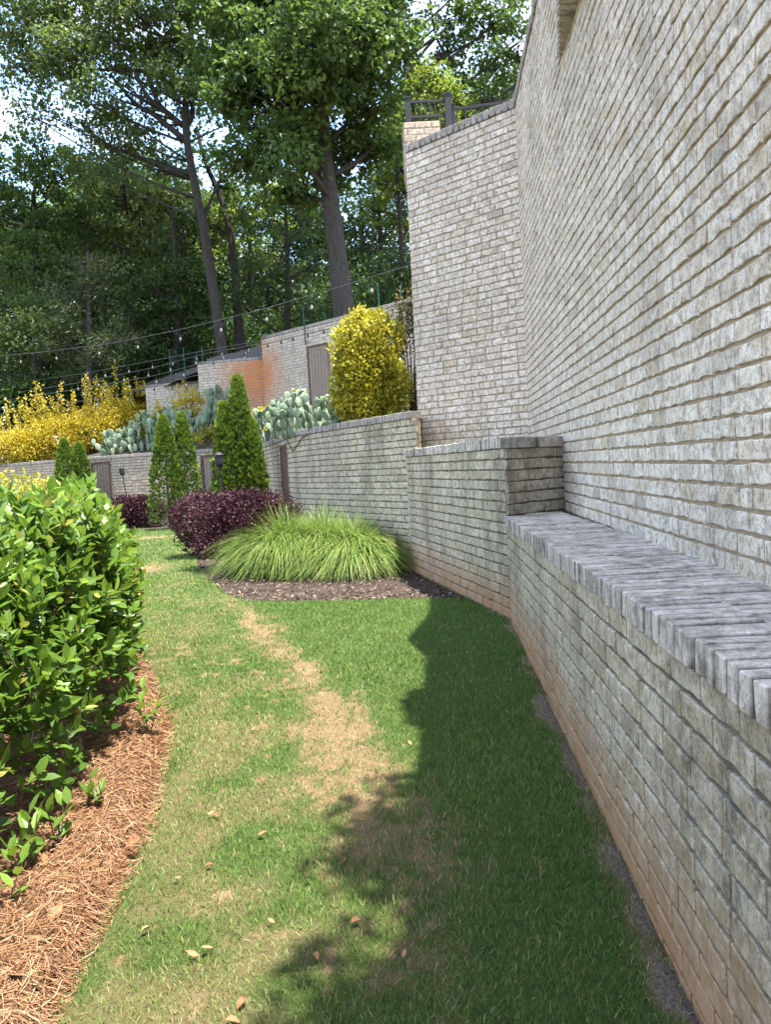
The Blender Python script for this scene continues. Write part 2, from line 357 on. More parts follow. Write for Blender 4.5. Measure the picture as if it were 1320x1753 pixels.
def coping(parent, path, z0, h, depth, over, mat, pitch=0.078, inset=0.0, objs=True, name='coping_brick', seed=4):
    """a row of bricks on edge along the top of a wall; front at `over` beyond the face"""
    g = np.random.default_rng(seed); key = (mat.name, h, depth, pitch)
    if key not in CAPM:
        vs_ = [chamfer_box(300+i, pitch-0.014, depth, h, 0.004, 0.0014) for i in range(6)]
        CAPM[key] = (vs_, [mesh_np(name, v, q, t, mat=mat) for v, q, t in vs_])
    vs_, ms = CAPM[key]; S = plen(path); n = max(1, int(round(S/pitch))); acc = Acc()
    for i in range(n):
        p, t = path_at(path, (i+0.5)*S/n); fr = frame(t, p, z0+h/2+g.normal(0, 0.002)); nn = fr[0][:, 1]
        o = fr[1] + nn*(over-depth/2-inset+g.normal(0, 0.003)); a = g.normal(0, 0.012); t2 = np.array([t[0]*math.cos(a)-t[1]*math.sin(a), t[0]*math.sin(a)+t[1]*math.cos(a)])
        fr = frame(t2, o, o[2]); k = int(g.integers(6)); sx = S/n/pitch
        if objs: link(name, ms[k], parent, fmat(fr, (sx, 1, 1)))
        else:
            v, q, tt = vs_[k]; acc.add((v*np.array([sx, 1, 1]))@fr[0].T+fr[1], q, tt, g.random())
    if not objs:
        o = acc.obj(name+'_row', mat, parent); o['kind'] = 'stuff'
def smooth_path(pts, n=10, r=0.6):
    """round the inner corners of a polyline"""
    out = [np.array(pts[0])]
    for i in range(1, len(pts)-1):
        p = np.array(pts[i]); a = p+unit(np.array(pts[i-1])-p)*r; b = p+unit(np.array(pts[i+1])-p)*r
        for t in np.linspace(0, 1, n): out.append((1-t)**2*a+2*t*(1-t)*p+t*t*b)
    out.append(np.array(pts[-1])); return np.array(out)
def offset_path(path, d):
    T = unit(np.gradient(path, axis=0)); return path + np.c_[-T[:, 1], T[:, 0]]*d
def core(parent, path, thick, z0, z1, mat, holes=(), name='mortar_core'):
    acc = Acc(); F = path; Bk = offset_path(path, -thick); n = len(F)
    V = np.vstack([np.c_[F, np.full(n, z0)], np.c_[F, np.full(n, z1)], np.c_[Bk, np.full(n, z0)], np.c_[Bk, np.full(n, z1)]])
    i = np.arange(n-1); q = lambda a, b: np.stack([a+i, a+i+1, b+i+1, b+i], -1)
    Q = np.vstack([q(0, n)[:, ::-1], q(2*n, 3*n), q(n, 3*n)[:, ::-1], q(0, 2*n), [[0, n, 3*n, 2*n]], [[n-1, 3*n-1, 4*n-1, 2*n-1]]])
    acc.add(V, Q); return acc.obj(name, mat, parent)
def clip_poly(poly, x0, x1, y0, y1):
    def cl(P, f, inter):
        out = []
        for i in range(len(P)):
            a, b = P[i-1], P[i]; fa, fb = f(a), f(b)
            if fb:
                if not fa: out.append(inter(a, b))
                out.append(b)
            elif fa: out.append(inter(a, b))
        return out
    for ax, v, s in ((0, x0, 1), (0, x1, -1), (1, y0, 1), (1, y1, -1)):
        P = poly; poly = cl(P, lambda p: s*(p[ax]-v) >= 0, lambda a, b: a+(b-a)*((v-a[ax])/(b[ax]-a[ax])))
        if len(poly) < 3: return None
    return poly
def herringbone(parent, p, t, z0, z1, w, name='herringbone_panel'):
    """recessed panel of brown bricks set in a herringbone, inside a brown brick border"""
    fr = frame(t, p, 0); h = z1-z0; acc = Acc(); bl, bw = 0.205, 0.068
    box(acc, (-w/2-0.002, -0.05, z0), (w/2+0.002, -0.016, z1), 0.5, fr); back = acc.obj(name, M_PALEM, parent)
    acc = Acc(); u = bw; c45 = math.sqrt(0.5); rot = np.array([[c45, -c45], [c45, c45]])
    for i in range(-26, 27):
        for j in range(-26, 27):
            for kind in (0, 1):
                # classic 3:1 herringbone lattice
                bx, by = (i*u + j*3*u*0 , 0) if False else (i*u+j*3*u, i*u-j*3*u)
                r_ = [(bx, by), (bx+3*u, by), (bx+3*u, by+u), (bx, by+u)] if kind == 0 else [(bx+0*u, by+u), (bx+u, by+u), (bx+u, by+4*u), (bx, by+4*u)]
                q = np.array(r_)
                cc = q.mean(0); q = cc+(q-cc)*np.where(np.ptp(q, axis=0) > 2*u, 1-0.026/(3*u), 1-0.026/u)
                q = q@rot.T
                if abs(q[:, 0].mean()) > w or abs(q[:, 1].mean()) > h: continue
                pl = clip_poly([a for a in q], -w/2+0.07, w/2-0.07, -h/2+0.07, h/2-0.07)
                if pl is None: continue
                n = len(pl); pl = np.array(pl); f = np.c_[pl[:, 0], np.full(n, -0.010), pl[:, 1]+(z0+z1)/2]; b_ = f.copy(); b_[:, 1] = -0.03
                V = np.vstack([f, b_, f.mean(0)[None]]); ii = np.arange(n); jj = (ii+1) % n
                acc.add(V@fr[0].T+fr[1], np.stack([ii, jj, jj+n, ii+n], -1), np.stack([np.full(n, 2*n), ii, jj], -1), 0.5)
    o = acc.obj('herringbone_brick', M_DBRICK, parent); o['kind'] = 'stuff'
    acc = Acc()
    for s in (-1, 1):
        k = int(h/0.21)
        for i in range(k): box(acc, (s*(w/2-0.033)-0.032, -0.03, z0+i*h/k+0.004), (s*(w/2-0.033)+0.032, 0.006, z0+(i+1)*h/k-0.004), 0.5, fr)
    k = max(2, int((w-0.14)/0.075))
    for i in range(k):
        a = -w/2+0.07+i*(w-0.14)/k
        for zz in (z0, z1-0.066): box(acc, (a+0.004, -0.03, zz), (a+(w-0.14)/k-0.004, 0.006, zz+0.066), 0.5, fr)
    o = acc.obj('border_brick', M_DBRICK, parent); o['kind'] = 'stuff'

# ------------------------------------------------------------------ tall retaining wall
tall = tag(empty('retaining_wall', (xt(2.85), 2.85, 0)), 'towering whitewashed brick retaining wall angling back at the right', 'brick wall')
pa = np.array([[xt(-3.2), -3.2], C]); pc = np.array([C, D])
acc = Acc(); th = 0.45
nrm_a = unit(np.array([1.0, -0.0745])); Dn = unit(np.array([1.42, -1.3])[[1, 0]]*np.array([-1, 1]))
prism(acc, [(xt(-3.2), -3.2), tuple(C), (C[0]+0.5, C[1]+0.35), (xt(-3.2)+0.5, -3.2)], 0.0, ZT-0.112); prism(acc, [tuple(C), tuple(D), (D[0]+0.33, D[1]+0.36), (C[0]+0.5, C[1]+0.35)], 0.0, ZT-0.11)
acc.obj('mortar_core', M_MORT, tall)
bricks = course_bricks(pa, ZB-0.02, ZT-0.11, seed=21)
bricks = [b for b in bricks if not (b[0][1] > 7.62 and b[2] < ZP-0.05)] + course_bricks(pc, 1.55, ZT-0.11, seed=22) + course_bricks(np.array([D, D+np.array([0.33, 0.36])]), 1.8, ZT-0.11, seed=23)
lay(tall, bricks, M_TALL, 300, seed=31)
coping(tall, pa, ZT-0.11, 0.11, 0.34, 0.035, M_CAPT, 0.10)
coping(tall, pc, ZT-0.11, 0.11, 0.34, 0.035, M_CAPT, 0.10)
# shallow triangular bay corbelled out of the tall wall
W0, W1, W2 = np.array([xt(6.97), 6.97]), np.array([xt(5.6)-0.225, 5.6]), np.array([xt(4.98), 4.98])
acc = Acc(); prism(acc, [tuple(W0+[0.02, 0]), tuple(W2+[0.02, 0]), tuple(W1)], 4.945, ZT-0.12); acc.obj('bay_core', M_MORT, tall)
bb = course_bricks(np.array([W1, W0]), 4.93, ZT-0.11, seed=24) + course_bricks(np.array([W2, W1]), 4.93, ZT-0.11, seed=25)
lay(tall, bb, M_TALL, 0, name='bay_brick', seed=33)
acc = Acc()
for i in range(18):   # grey bricks showing on the underside of the bay
    y = 6.80-i*0.078; 
    def bx(yy): return np.interp(yy, [4.98, 5.6, 6.97], [0, 0.225, 0])
    wv = bx(y-0.035)
    if wv < 0.03: continue
    V, q, t = chamfer_box(500+i, wv*0.97, 0.069, 0.03, 0.003, 0.002); acc.add(V+np.array([xt(y)-wv/2+0.004, y, 4.93]), q, t, random.random())
acc.obj('soffit_brick', M_CAP, tall)['kind'] = 'stuff'

# ------------------------------------------------------------------ low bench wall
low = tag(empty('bench_wall', (xl(4), 4, 0)), 'low brick wall topped with a wide mould-blackened brick ledge at right', 'brick wall')
pb = np.array([[xl(-2.6), -2.6], B])
acc = Acc(); prism(acc, [(xl(-2.6), -2.6), tuple(B), tuple(PIN), (xt(-2.6)-0.001, -2.6)], -0.55, ZB-0.102); acc.obj('mortar_core', M_MORTD, low)
lay(low, [b for b in course_bricks(pb, 0.02-5*COURSE, ZB-0.10, seed=41) if b[2] > float(zg(b[0][1]))-0.06], M_LOW, 300, seed=42)
coping(low, np.array([[xl(0.6), 0.6], B+[0.0, -0.01]]), ZB-0.10, 0.10, 0.275, 0.028, M_CAP, 0.078, seed=7)
pbk = np.array([[xl(0.6)+0.51, 0.6], [B[0]+0.44, B[1]+0.3]])
coping(low, pbk, ZB-0.103, 0.10, 0.36, 0.25, M_CAP, 0.079, seed=8)
# ------------------------------------------------------------------ stepped pier wall
pier = tag(empty('pier_wall', (A[0], A[1], 0)), 'mid-height mould-streaked brick wall stepping up beyond the bench ledge', 'brick wall')
acc = Acc(); prism(acc, [tuple(B), tuple(A), tuple(C+[-0.003, -0.003]), tuple(PIN+[-0.003, 0])], 0.0, ZP-0.102); prism(acc, [tuple(A), tuple(E+[0.01, 0.0]), tuple(D+[0.02, -0.02]), tuple(C+[-0.003, -0.003])], 0.0, ZP-0.104); acc.obj('mortar_core', M_MORTD, pier)
pab = np.array([B, A]); pside = np.array([PIN, B])
lay(pier, course_bricks(pab, 0.02, ZP-0.10, seed=51), M_LOW, 300, seed=52)
lay(pier, course_bricks(pside, ZB+0.0, ZP-0.10, L=0.30, seed=53), M_LOW, 60, name='side_brick', seed=54)
coping(pier, np.array([B+[0.0, 0.03], A]), ZP-0.10, 0.10, 0.30, 0.03, M_CAP, 0.078, seed=9)
coping(pier, pside+np.array([[0, 0], [0.03, 0.028]]), ZP-0.10, 0.10, 0.09, 0.028, M_CAP, 0.40, name='corner_coping_brick', seed=10)

# ------------------------------------------------------------------ curved terrace wall beside the lawn
lw = tag(empty('terrace_wall', (L1[0], L1[1], 0)), 'curving grey brick terrace wall behind the fountain grass', 'brick wall')
pl = smooth_path([E, L1, L2, L3], 12, 0.7)
def s_of(path, px):     # arc length where the path crosses a picture column
    S = np.linspace(0, plen(path), 800); P = np.array([path_at(path, s)[0] for s in S]); x, _, _ = proj(np.c_[P, np.full(len(P), 1.5)]); return S[np.argmin(abs(x-px))]
sA, sB = s_of(pl, 494), s_of(pl, 481)
sA, sB = min(sA, sB), max(sA, sB)
core(lw, np.array([path_at(pl, s)[0]-np.array([-path_at(pl, s)[1][1], path_at(pl, s)[1][0]])*0.02 for s in np.linspace(0.25, plen(pl), 80)]), 0.18, 0, ZL-0.102, M_MORTD)
core(lw, np.array([path_at(pl, s)[0] for s in np.linspace(0, sA, 30)]), 0.05, 0, ZL-0.102, M_MORTD)
core(lw, np.array([path_at(pl, s)[0] for s in np.linspace(sB, plen(pl), 40)]), 0.1, 0, ZL-0.102, M_MORTD)
lay(lw, course_bricks(pl, 0.02, ZL-0.10, holes=((sA, sB, 0.0, 2.05),), seed=61)+course_bricks(np.array([D+[0.01, -0.02], E+[0.01, 0.0]]), 1.6, ZL-0.10, seed=64), M_LOW, 300, seed=62)
coping(lw, np.array([path_at(pl, s)[0] for s in np.linspace(0.1, plen(pl), 90)]), ZL-0.10, 0.10, 0.20, 0.035, M_CAPT, 0.085, seed=11)
p, t = path_at(pl, (sA+sB)/2); herringbone(lw, p, t, 0.1, 2.05, sB-sA)
# return wall that closes the terrace beside the tall wall
acc = Acc(); prism(acc, [tuple(E+[0.005, 0.0]), tuple(D+[0.005, -0.02]), tuple(D+[-0.14, 0.1]), tuple(E+[-0.09, 0.15])], 0, ZL-0.13); acc.obj('return_core', M_MORTD, lw)

# ------------------------------------------------------------------ far part of the terrace wall
fwl = tag(empty('garden_wall', (F2[0], F2[1], 0)), 'distant low brick wall with herringbone panels behind the arborvitae', 'brick wall')
pf = smooth_path([F0, F1, F2, F3, F4], 8, 0.8)
panels = []
for (xa, xb) in ((366, 344), (190, 158)):
    a, b = sorted((s_of(pf, xa), s_of(pf, xb))); panels.append((a, b))
core(fwl, offset_path(pf, -0.02), 0.3, 0, ZF-0.102, M_MORTD)
ss = [0]+[v for ab in panels for v in ab]+[plen(pf)]
for a, b in zip(ss[::2], ss[1::2]): core(fwl, np.array([path_at(pf, s)[0] for s in np.linspace(a, b, 30)]), 0.1, 0, ZF-0.102, M_MORTD)
lay(fwl, course_bricks(pf, 0.02, ZF-0.10, holes=[(a, b, 0, 2.12) for a, b in panels], seed=71), M_FAR, 150, seed=72)
coping(fwl, pf, ZF-0.10, 0.10, 0.32, 0.04, M_CAPT, 0.09, objs=False, seed=12)
for a, b in panels:
    p, t = path_at(pf, (a+b)/2); herringbone(fwl, p, t, 0.1, 2.12, b-a)

# ------------------------------------------------------------------ second tier walls
uw = tag(empty('upper_wall', (-1, 22.9, 3)), 'upper brick retaining wall with a herringbone panel behind the yellow shrub', 'brick wall')
pu = np.array([U0, U1])
a, b = sorted((s_of(pu, 537), s_of(pu, 575)))
core(uw, offset_path(pu, -0.02), 0.3, 1.5, ZU-0.102, M_MORT); 
core(uw, np.array([path_at(pu, s)[0] for s in np.linspace(0, a, 5)]), 0.1, 1.5, ZU-0.102, M_MORT); core(uw, np.array([path_at(pu, s)[0] for s in np.linspace(b, plen(pu), 5)]), 0.1, 1.5, ZU-0.102, M_MORT)
acc = Acc(); p_, t_ = path_at(pu, (a+b)/2); box(acc, (-(b-a)/2, -0.1, 5.38), ((b-a)/2, 0, ZU-0.102), 0.5, frame(t_, p_)); acc.obj('lintel_core', M_MORT, uw)
lay(uw, course_bricks(pu, 2.4, ZU-0.10, holes=((a, b, 0, 5.35),), seed=81), M_UP, 150, seed=82)
p, t = path_at(pu, (a+b)/2); herringbone(uw, p, t, 3.2, 5.35, b-a)
coping(uw, pu, ZU-0.10, 0.10, 0.3, 0.03, M_CAPT, 0.09, objs=False, seed=13)
steps = [((-3.82, 25.9), (-6.2, 26.4), 5.38, 'orange-stained step of the upper brick wall, top course below the panel wall'),
         ((-6.15, 28.0), (-8.75, 28.7), 4.96, 'middle pale step of the upper brick wall behind yellow shrubs'),
         ((-8.7, 30.0), (-12.6, 31.6), 4.45, 'lowest pale step of the upper brick wall at far left')]
for i, (q0, q1, zt, lab) in enumerate(steps):
    o = tag(empty('stepped_wall', (*q0, 2)), lab, 'brick wall', 'steps of the upper brick wall'); pp = np.array([q0, q1])
    core(o, pp, 0.35, 1.5, zt-0.09, M_MORT); lay(o, course_bricks(pp, 2.2, zt-0.085, seed=90+i), M_UP, 40, seed=95+i)
    pe = np.array([pp[1], pp[1]+unit(pp[1]-pp[0])[[1, 0]]*np.array([-1, 1])*-0.35])
    coping(o, pp, zt-0.09, 0.09, 0.4, 0.03, M_CAPT, 0.09, objs=False, seed=14+i)

# ================================================================== ground
def strip(name, ca, cb, za, zb, nu, nv, mat, bumpf=None, extra=None):
    """sheet between two curves given as (n,2) arrays; za/zb heights"""
    u = np.linspace(0, 1, nu); v = np.linspace(0, 1, nv)
    def rs(c, z):
        c = np.asarray(c, float); s = np.linspace(0, 1, len(c)) if len(c) == nu else np.r_[0, np.cumsum(np.linalg.norm(np.diff(c, axis=0), axis=1))]; s = s/s[-1]; z = np.broadcast_to(z, (len(c),))
        return np.stack([np.interp(u, s, c[:, 0]), np.interp(u, s, c[:, 1]), np.interp(u, s, z)], -1)
    Pa, Pb = rs(ca, za), rs(cb, zb); P = Pa[:, None]*(1-v)[None, :, None]+Pb[:, None]*v[None, :, None]
    if bumpf is not None: P[..., 2] += bumpf(P[..., 0], P[..., 1])*np.minimum(1, np.minimum(v, 1-v)*12)[None, :]
    i = np.arange(nu-1)[:, None]*nv; j = np.arange(nv-1)[None, :]
    Q = np.stack([i+j, i+j+1, i+nv+j+1, i+nv+j], -1).reshape(-1, 4)
    n0 = np.cross(P[1, 0]-P[0, 0], P[0, 1]-P[0, 0])
    if n0[2] > 0: Q = Q[:, ::-1]
    o = link(name, mesh_np(name, P.reshape(-1, 3), Q, mat=mat, smooth=True)); o['kind'] = 'structure'
    return o, P.reshape(-1, 3)
def soil_mat(name, a, b, c, scale=5, fine=60, bump=0.6):
    k = NT(name); n = k.noise(scale, 6, 0.65); f = k.noise(fine, 4, 0.7)
    col = k.mix(k.ramp(n, [(0.35, 0.0), (0.65, 1.0)]), a, b); col = k.mix(k.ramp(f, [(0.45, 0.0), (0.65, 0.8)]), col, c)
    return k.done(k.bsdf(col, 0.95, 0.1, k.bump(f, bump, 0.02)))
M_EARTH = soil_mat('earth', (0.09, 0.065, 0.045), (0.13, 0.09, 0.06), (0.06, 0.045, 0.03))
M_MULCH = soil_mat('mulch_soil', (0.045, 0.035, 0.028), (0.075, 0.055, 0.042), (0.025, 0.02, 0.017), 9, 90)
M_FOREST = soil_mat('forest_floor', (0.05, 0.045, 0.02), (0.07, 0.05, 0.03), (0.03, 0.03, 0.015), 1.2, 20)
M_TERR = soil_mat('terrace_soil', (0.075, 0.062, 0.05), (0.055, 0.046, 0.04), (0.03, 0.025, 0.022), 4, 45)
M_PATIO = plain_mat('patio_stone', (0.30, 0.26, 0.22), 0.9, 0.2, 0.3, 3, 0.3)
M_STRAWB = soil_mat('pine_straw_bed', (0.20, 0.10, 0.05), (0.14, 0.07, 0.035), (0.08, 0.04, 0.022), 12, 110)
acc = Acc(); acc.add([[-500, -300, -0.62], [500, -300, -0.62], [500, 900, -0.62], [-500, 900, -0.62]], [[0, 1, 2, 3]]); acc.obj('ground', M_EARTH)['kind'] = 'structure'
acc = Acc(); acc.add([[-26, -3, float(zg(-3))-0.03], [1.5, -3, float(zg(-3))-0.03], [1.5, 6.5, -0.03], [-26, 6.5, -0.03]], [[0, 1, 2, 3]]); acc.obj('garden_soil', M_EARTH)['kind'] = 'structure'
acc = Acc(); acc.add([[-26, 6.6, -0.012], [1.0, 6.6, -0.012], [1.0, 24, -0.012], [-4, 24, -0.012], [-26, 36, -0.012]], None, [[0, 1, 2], [0, 2, 3], [0, 3, 4]]); acc.obj('planting_bed', M_MULCH)['kind'] = 'structure'
YR = np.array([-2.5, 1.9, 6.9, 8.15, 8.27, 8.37, 8.47, 8.62, 8.77, 9.2, 9.69, 11.2, 12.88, 15, 17.47, 19.5, 21, 22, 22.66, 23.2])
XR = np.array([xl(-2.5)-0.01, xl(1.9)-0.01, xl(6.9)-0.01, 0.84, 0.62, 0.30, -0.35, -1.15, -1.60, -1.92, -2.15, -2.75, -3.25, -3.85, -4.28, -4.65, -5.4, -6.4, -8, -12])
YL = np.array([-2.5, 2.03, 3.11, 4.53, 6.2, 8.5, 12, 17, 21, 23.2]); XL = np.array([-1.02, -1.02, -1.08, -1.38, -2.07, -3.3, -5.6, -8.6, -11.2, -12.6])
XL, YL = slope_pts(XL, YL)
xr = lambda y: np.interp(y, YR, XR)
xlft = lambda y: np.interp(y, YL, XL)
STR = np.array([(-2.6, 10.2), (-1.95, 8.9), (-1.43, 7.71), (-0.95, 6.2), (-0.65, 5.42), (-0.36, 4.7), (-0.34, 3.95), (-0.25, 3.5), (-0.10, 3.15), (-0.05, 2.5), (0.0, 1.5)])
STR = np.stack(slope_pts(STR[:, 0], STR[:, 1]), -1)
def wear(x, y):
    """0 = healthy turf, 1 = bare or dead; a worn drip line, scalped spots and a bare strip by the wall"""
    x = np.asarray(x, float); y = np.asarray(y, float)
    cx_ = np.interp(y, STR[::-1, 1], STR[::-1, 0]); wd = np.interp(y, [2, 3.5, 4.5, 6, 9], [0.25, 0.34, 0.24, 0.18, 0.22])
    n = fbm(x*3.1, y*3.1); n2 = fbm(x*11+4, y*11); n3 = np.clip(2.2*fbm(x*17+2, y*17, 3)-0.30, 0.35, 1.25)
    band = np.exp(-((x-cx_+(n-0.5)*0.35)/wd)**2)*np.interp(y, [1.5, 2.6, 3.3, 4, 6, 7.7, 8.6, 10.4], [0.25, 0.45, 0.85, 0.92, 0.75, 0.95, 0.45, 0.0])*np.clip(1.8*fbm(x*6+9, y*3.2)-0.05, 0, 1.25)*n3
    side = np.clip((cx_-x+0.1)*0.8, 0, 0.33)*np.clip((n-0.30)*3, 0, 1)*np.interp(y, [1.5, 8, 14], [1, 0.8, 0.4])
    spots = np.clip((n2-0.66)*6, 0, 1)*np.where(x < cx_+0.3, 0.8, 0.12)
    wallstrip = np.clip(1.15-(xl(y)-x)/(0.03+0.30*fbm(y*2.6, x*0.7+3)**1.6), 0, 1)*np.interp(y, [6.6, 8.2], [1, 0.3])*np.clip(2.0*fbm(x*5, y*4)-0.25, 0, 1.1)
    wallstrip = np.where(x > xl(y)-0.6, wallstrip, 0)
    patch = 0.9*np.exp(-(((x+4.15)/0.5)**2+((y-12.4)/0.8)**2))+0.6*np.exp(-(((x+6.0)/0.9)**2+((y-19)/0.5)**2))
    return np.clip(np.maximum.reduce([band, side+0*x, spots, wallstrip, patch])+0.12*(n2-0.5), 0, 1), np.clip(wallstrip, 0, 1)
def lawn_mat():
    k = NT('turf_soil'); w = k.attr('wear'); s = k.attr('soil'); f = k.noise(70, 5, 0.7); g = k.noise(14, 4, 0.6)
    green = k.mix(k.ramp(g, [(0.35, 0.0), (0.65, 1.0)]), (0.055, 0.085, 0.022), (0.085, 0.12, 0.032)); straw = k.mix(k.ramp(f, [(0.35, 0.0), (0.65, 1.0)]), (0.28, 0.20, 0.11), (0.17, 0.115, 0.065))
    dirt = k.mix(k.ramp(f, [(0.35, 0.0), (0.65, 1.0)]), (0.30, 0.25, 0.20), (0.10, 0.078, 0.058))
    c = k.mix(k.ramp(w, [(0.10, 0.0), (0.55, 1.0)]), green, straw); c = k.mix(k.ramp(s, [(0.25, 0.0), (0.6, 1.0)]), c, dirt)
    return k.done(k.bsdf(c, 0.95, 0.1, k.bump(k.math('ADD', f, k.noise(25, 5, 0.7)), 1.0, 0.03)))
ys = np.concatenate([np.arange(-2.5, 9, 0.05), np.arange(9, 23.2, 0.15)]); nc = 70
Xg = xlft(ys)[:, None]*(1-np.linspace(0, 1, nc))[None]+xr(ys)[:, None]*np.linspace(0, 1, nc)[None]; Yg = np.repeat(ys[:, None], nc, 1)
Zg = 0.012*(fbm(Xg*1.2, Yg*1.2)-0.5)+0.004; Zg[:, 0] = -0.01; Zg[:, -1] = -0.01; Zg = Zg+zg(Yg)
i = np.arange(len(ys)-1)[:, None]*nc; j = np.arange(nc-1)[None]
me = mesh_np('lawn', np.stack([Xg, Yg, Zg], -1).reshape(-1, 3), np.stack([i+j, i+j+1, i+nc+j+1, i+nc+j], -1).reshape(-1, 4), mat=lawn_mat(), smooth=True)
ww, sl = wear(Xg.ravel(), Yg.ravel())
for nm, v in (('wear', ww), ('soil', sl)):
    a_ = me.attributes.new(nm, 'FLOAT', 'POINT'); a_.data.foreach_set('value', v.astype(np.float32))
lawn = link('lawn', me); lawn['kind'] = 'structure'

# grass blades
def grass_mat():
    k = NT('grass_blade'); t = k.attr('tone')
    c = k.ramp(t, [(0.0, (0.075, 0.155, 0.028)), (0.35, (0.11, 0.205, 0.042)), (0.6, (0.16, 0.24, 0.06)), (0.75, (0.30, 0.29, 0.11)), (1.0, (0.42, 0.33, 0.19))])
    b = k.bsdf(c, 0.55, 0.25); tr = k.n('ShaderNodeBsdfTranslucent'); k.l(c, tr.inputs['Color']); m = k.n('ShaderNodeMixShader'); m.inputs[0].default_value = 0.35; k.l(b, m.inputs[1]); k.l(tr.outputs[0], m.inputs[2]); return k.done(m.outputs[0])
acc = Acc()
for (y0, y1, dens, bw, bh) in ((0.9, 2.6, 13000, 0.0034, 0.026), (2.6, 3.6, 10000, 0.004, 0.027), (3.6, 5.2, 6500, 0.005, 0.028), (5.2, 8.8, 3600, 0.007, 0.03), (8.8, 14, 1100, 0.013, 0.034), (14, 23.1, 500, 0.02, 0.034)):
    n = int((y1-y0)*14*dens); y = rng.uniform(y0, y1, n); x = rng.uniform(-14, 1.3, n)
    ok = (x > xlft(y)+0.0) & (x < xr(y)+0.01); x, y = x[ok], y[ok]
    px, py, w_ = proj(np.c_[x, y, zg(y)]); ok = (px > -160) & (px < 1420) & (py < 1980); x, y = x[ok], y[ok]
    w_, s_ = wear(x, y); keep = rng.random(len(x)) < np.where(s_ > 0.3, 1-0.80*np.clip(s_*1.5, 0, 1), 1-0.55*w_); x, y, w_ = x[keep], y[keep], w_[keep]
    n = len(x); th = rng.uniform(0, 2*math.pi, n); lean = rng.uniform(0.2, 1.0, n)*bh; hh = bh*rng.uniform(0.6, 1.25, n)*(0.8+0.5*fbm(x*4, y*4))*(1-0.35*w_)
    ph = rng.uniform(0, 2*math.pi, n); wd = bw*rng.uniform(0.7, 1.2, n)
    base = np.c_[x, y, zg(y)]; side = np.c_[np.cos(ph), np.sin(ph), np.zeros(n)]*wd[:, None]*0.5; ln = np.c_[np.cos(th), np.sin(th), np.zeros(n)]*lean[:, None]
    V = np.stack([base-side, base+side, base+side*0.75+ln*0.45+np.c_[np.zeros((n, 2)), hh*0.62], base-side*0.75+ln*0.45+np.c_[np.zeros((n, 2)), hh*0.62], base+ln+np.c_[np.zeros((n, 2)), hh]], 1)
    dry = np.clip(w_*1.15+rng.normal(0, 0.12, n), 0, 1); pale = 0.34*fbm(x*1.7+3, y*1.7)+rng.uniform(0, 0.30, n)
    left = np.clip((np.interp(y, STR[::-1, 1], STR[::-1, 0])-x+0.25)*1.5, 0, 1)
    tone = np.clip(np.where(rng.random(n) < dry, rng.uniform(0.68, 1.0, n), pale+0.04+0.15*left), 0, 1)
    b_ = np.arange(n)[:, None]*5
    acc.add(V.reshape(-1, 3), b_+np.array([0, 1, 2, 3]), b_+np.array([3, 2, 4]), 0.5)
    acc.tq[-1] = tone; acc.tt[-1] = tone
tag(acc.obj('grass', grass_mat()), 'short green lawn grass with worn straw-coloured strips', 'grass', kind='stuff')

# terraces and hillside
low_back = np.array([[0.42, 10.75], [-0.05, 11.8], [-1.37, 14.1], [-2.55, 18.7], [-3.2, 21.2], [-4.8, 23.8], [-7.0, 24.55], [-9.0, 25.35], [-14.2, 28.95], [-24, 36.3]])
up_front = np.array([[2.5, 19.4], [1.2, 20.7], [-0.6, 22.4], [-2.3, 24.1], [-3.85, 25.6], [-6.2, 26.3], [-8.0, 28.4], [-10.0, 30.4], [-15.0, 33.5], [-25, 41]])
def terrace():
    nv = 16; v = np.linspace(0, 1, nv); q = np.linspace(0, len(low_back)-1, 60); rs = lambda c, k: np.interp(q, np.arange(len(c)), c[:, k])
    zb = np.array([3.3, 3.3, 3.4, 3.5, 3.5, 3.4, 3.2, 3.0, 2.8, 2.6]); Pa = np.stack([rs(low_back, 0), rs(low_back, 1), np.full(60, ZL-0.10)], -1); Pb = np.stack([rs(up_front, 0), rs(up_front, 1), np.interp(q, np.arange(10), zb)], -1)
    return Pa, Pb, v
Pa_, Pb_, v_ = terrace()
_, BEDP = strip('terrace_bed', Pa_[:, :2], Pb_[:, :2], Pa_[:, 2], Pb_[:, 2], 60, 16, M_TERR, lambda x, y: 0.12*(fbm(x*0.9, y*0.9)-0.5))
def hillz(x, y): return 5.25+0.05*(np.asarray(y, float)-24)+np.clip(np.asarray(x, float)+4, -12, 4)*0.13
hb = np.array([[16, 18.5], [2.6, 19.9], [0.7, 21.7], [-3.8, 26.1], [-6.2, 26.8], [-8.7, 29.1], [-12.6, 32.0], [-25, 41.4], [-60, 62]])
strip('hillside', hb, np.array([[70, 110], [30, 120], [0, 130], [-30, 130], [-70, 130], [-150, 130]]), np.array([5.8, 5.85, 5.8, 5.25, 5.2, 4.7, 4.2, 3.4, 3.0]), 12.0, 70, 40, M_FOREST, lambda x, y: 0.4*(fbm(x*0.3, y*0.3)-0.5))
acc = Acc(); prism(acc, [(xt(-3.2)+0.45, -3.2), (C[0]+0.3, C[1]+0.1), (D[0]+0.4, D[1]+0.25), (D[0]+1.0, 14.0), (14, 13.6), (14, -3.2)], 5.4, 5.98); acc.obj('upper_patio', M_PATIO)['kind'] = 'structure'

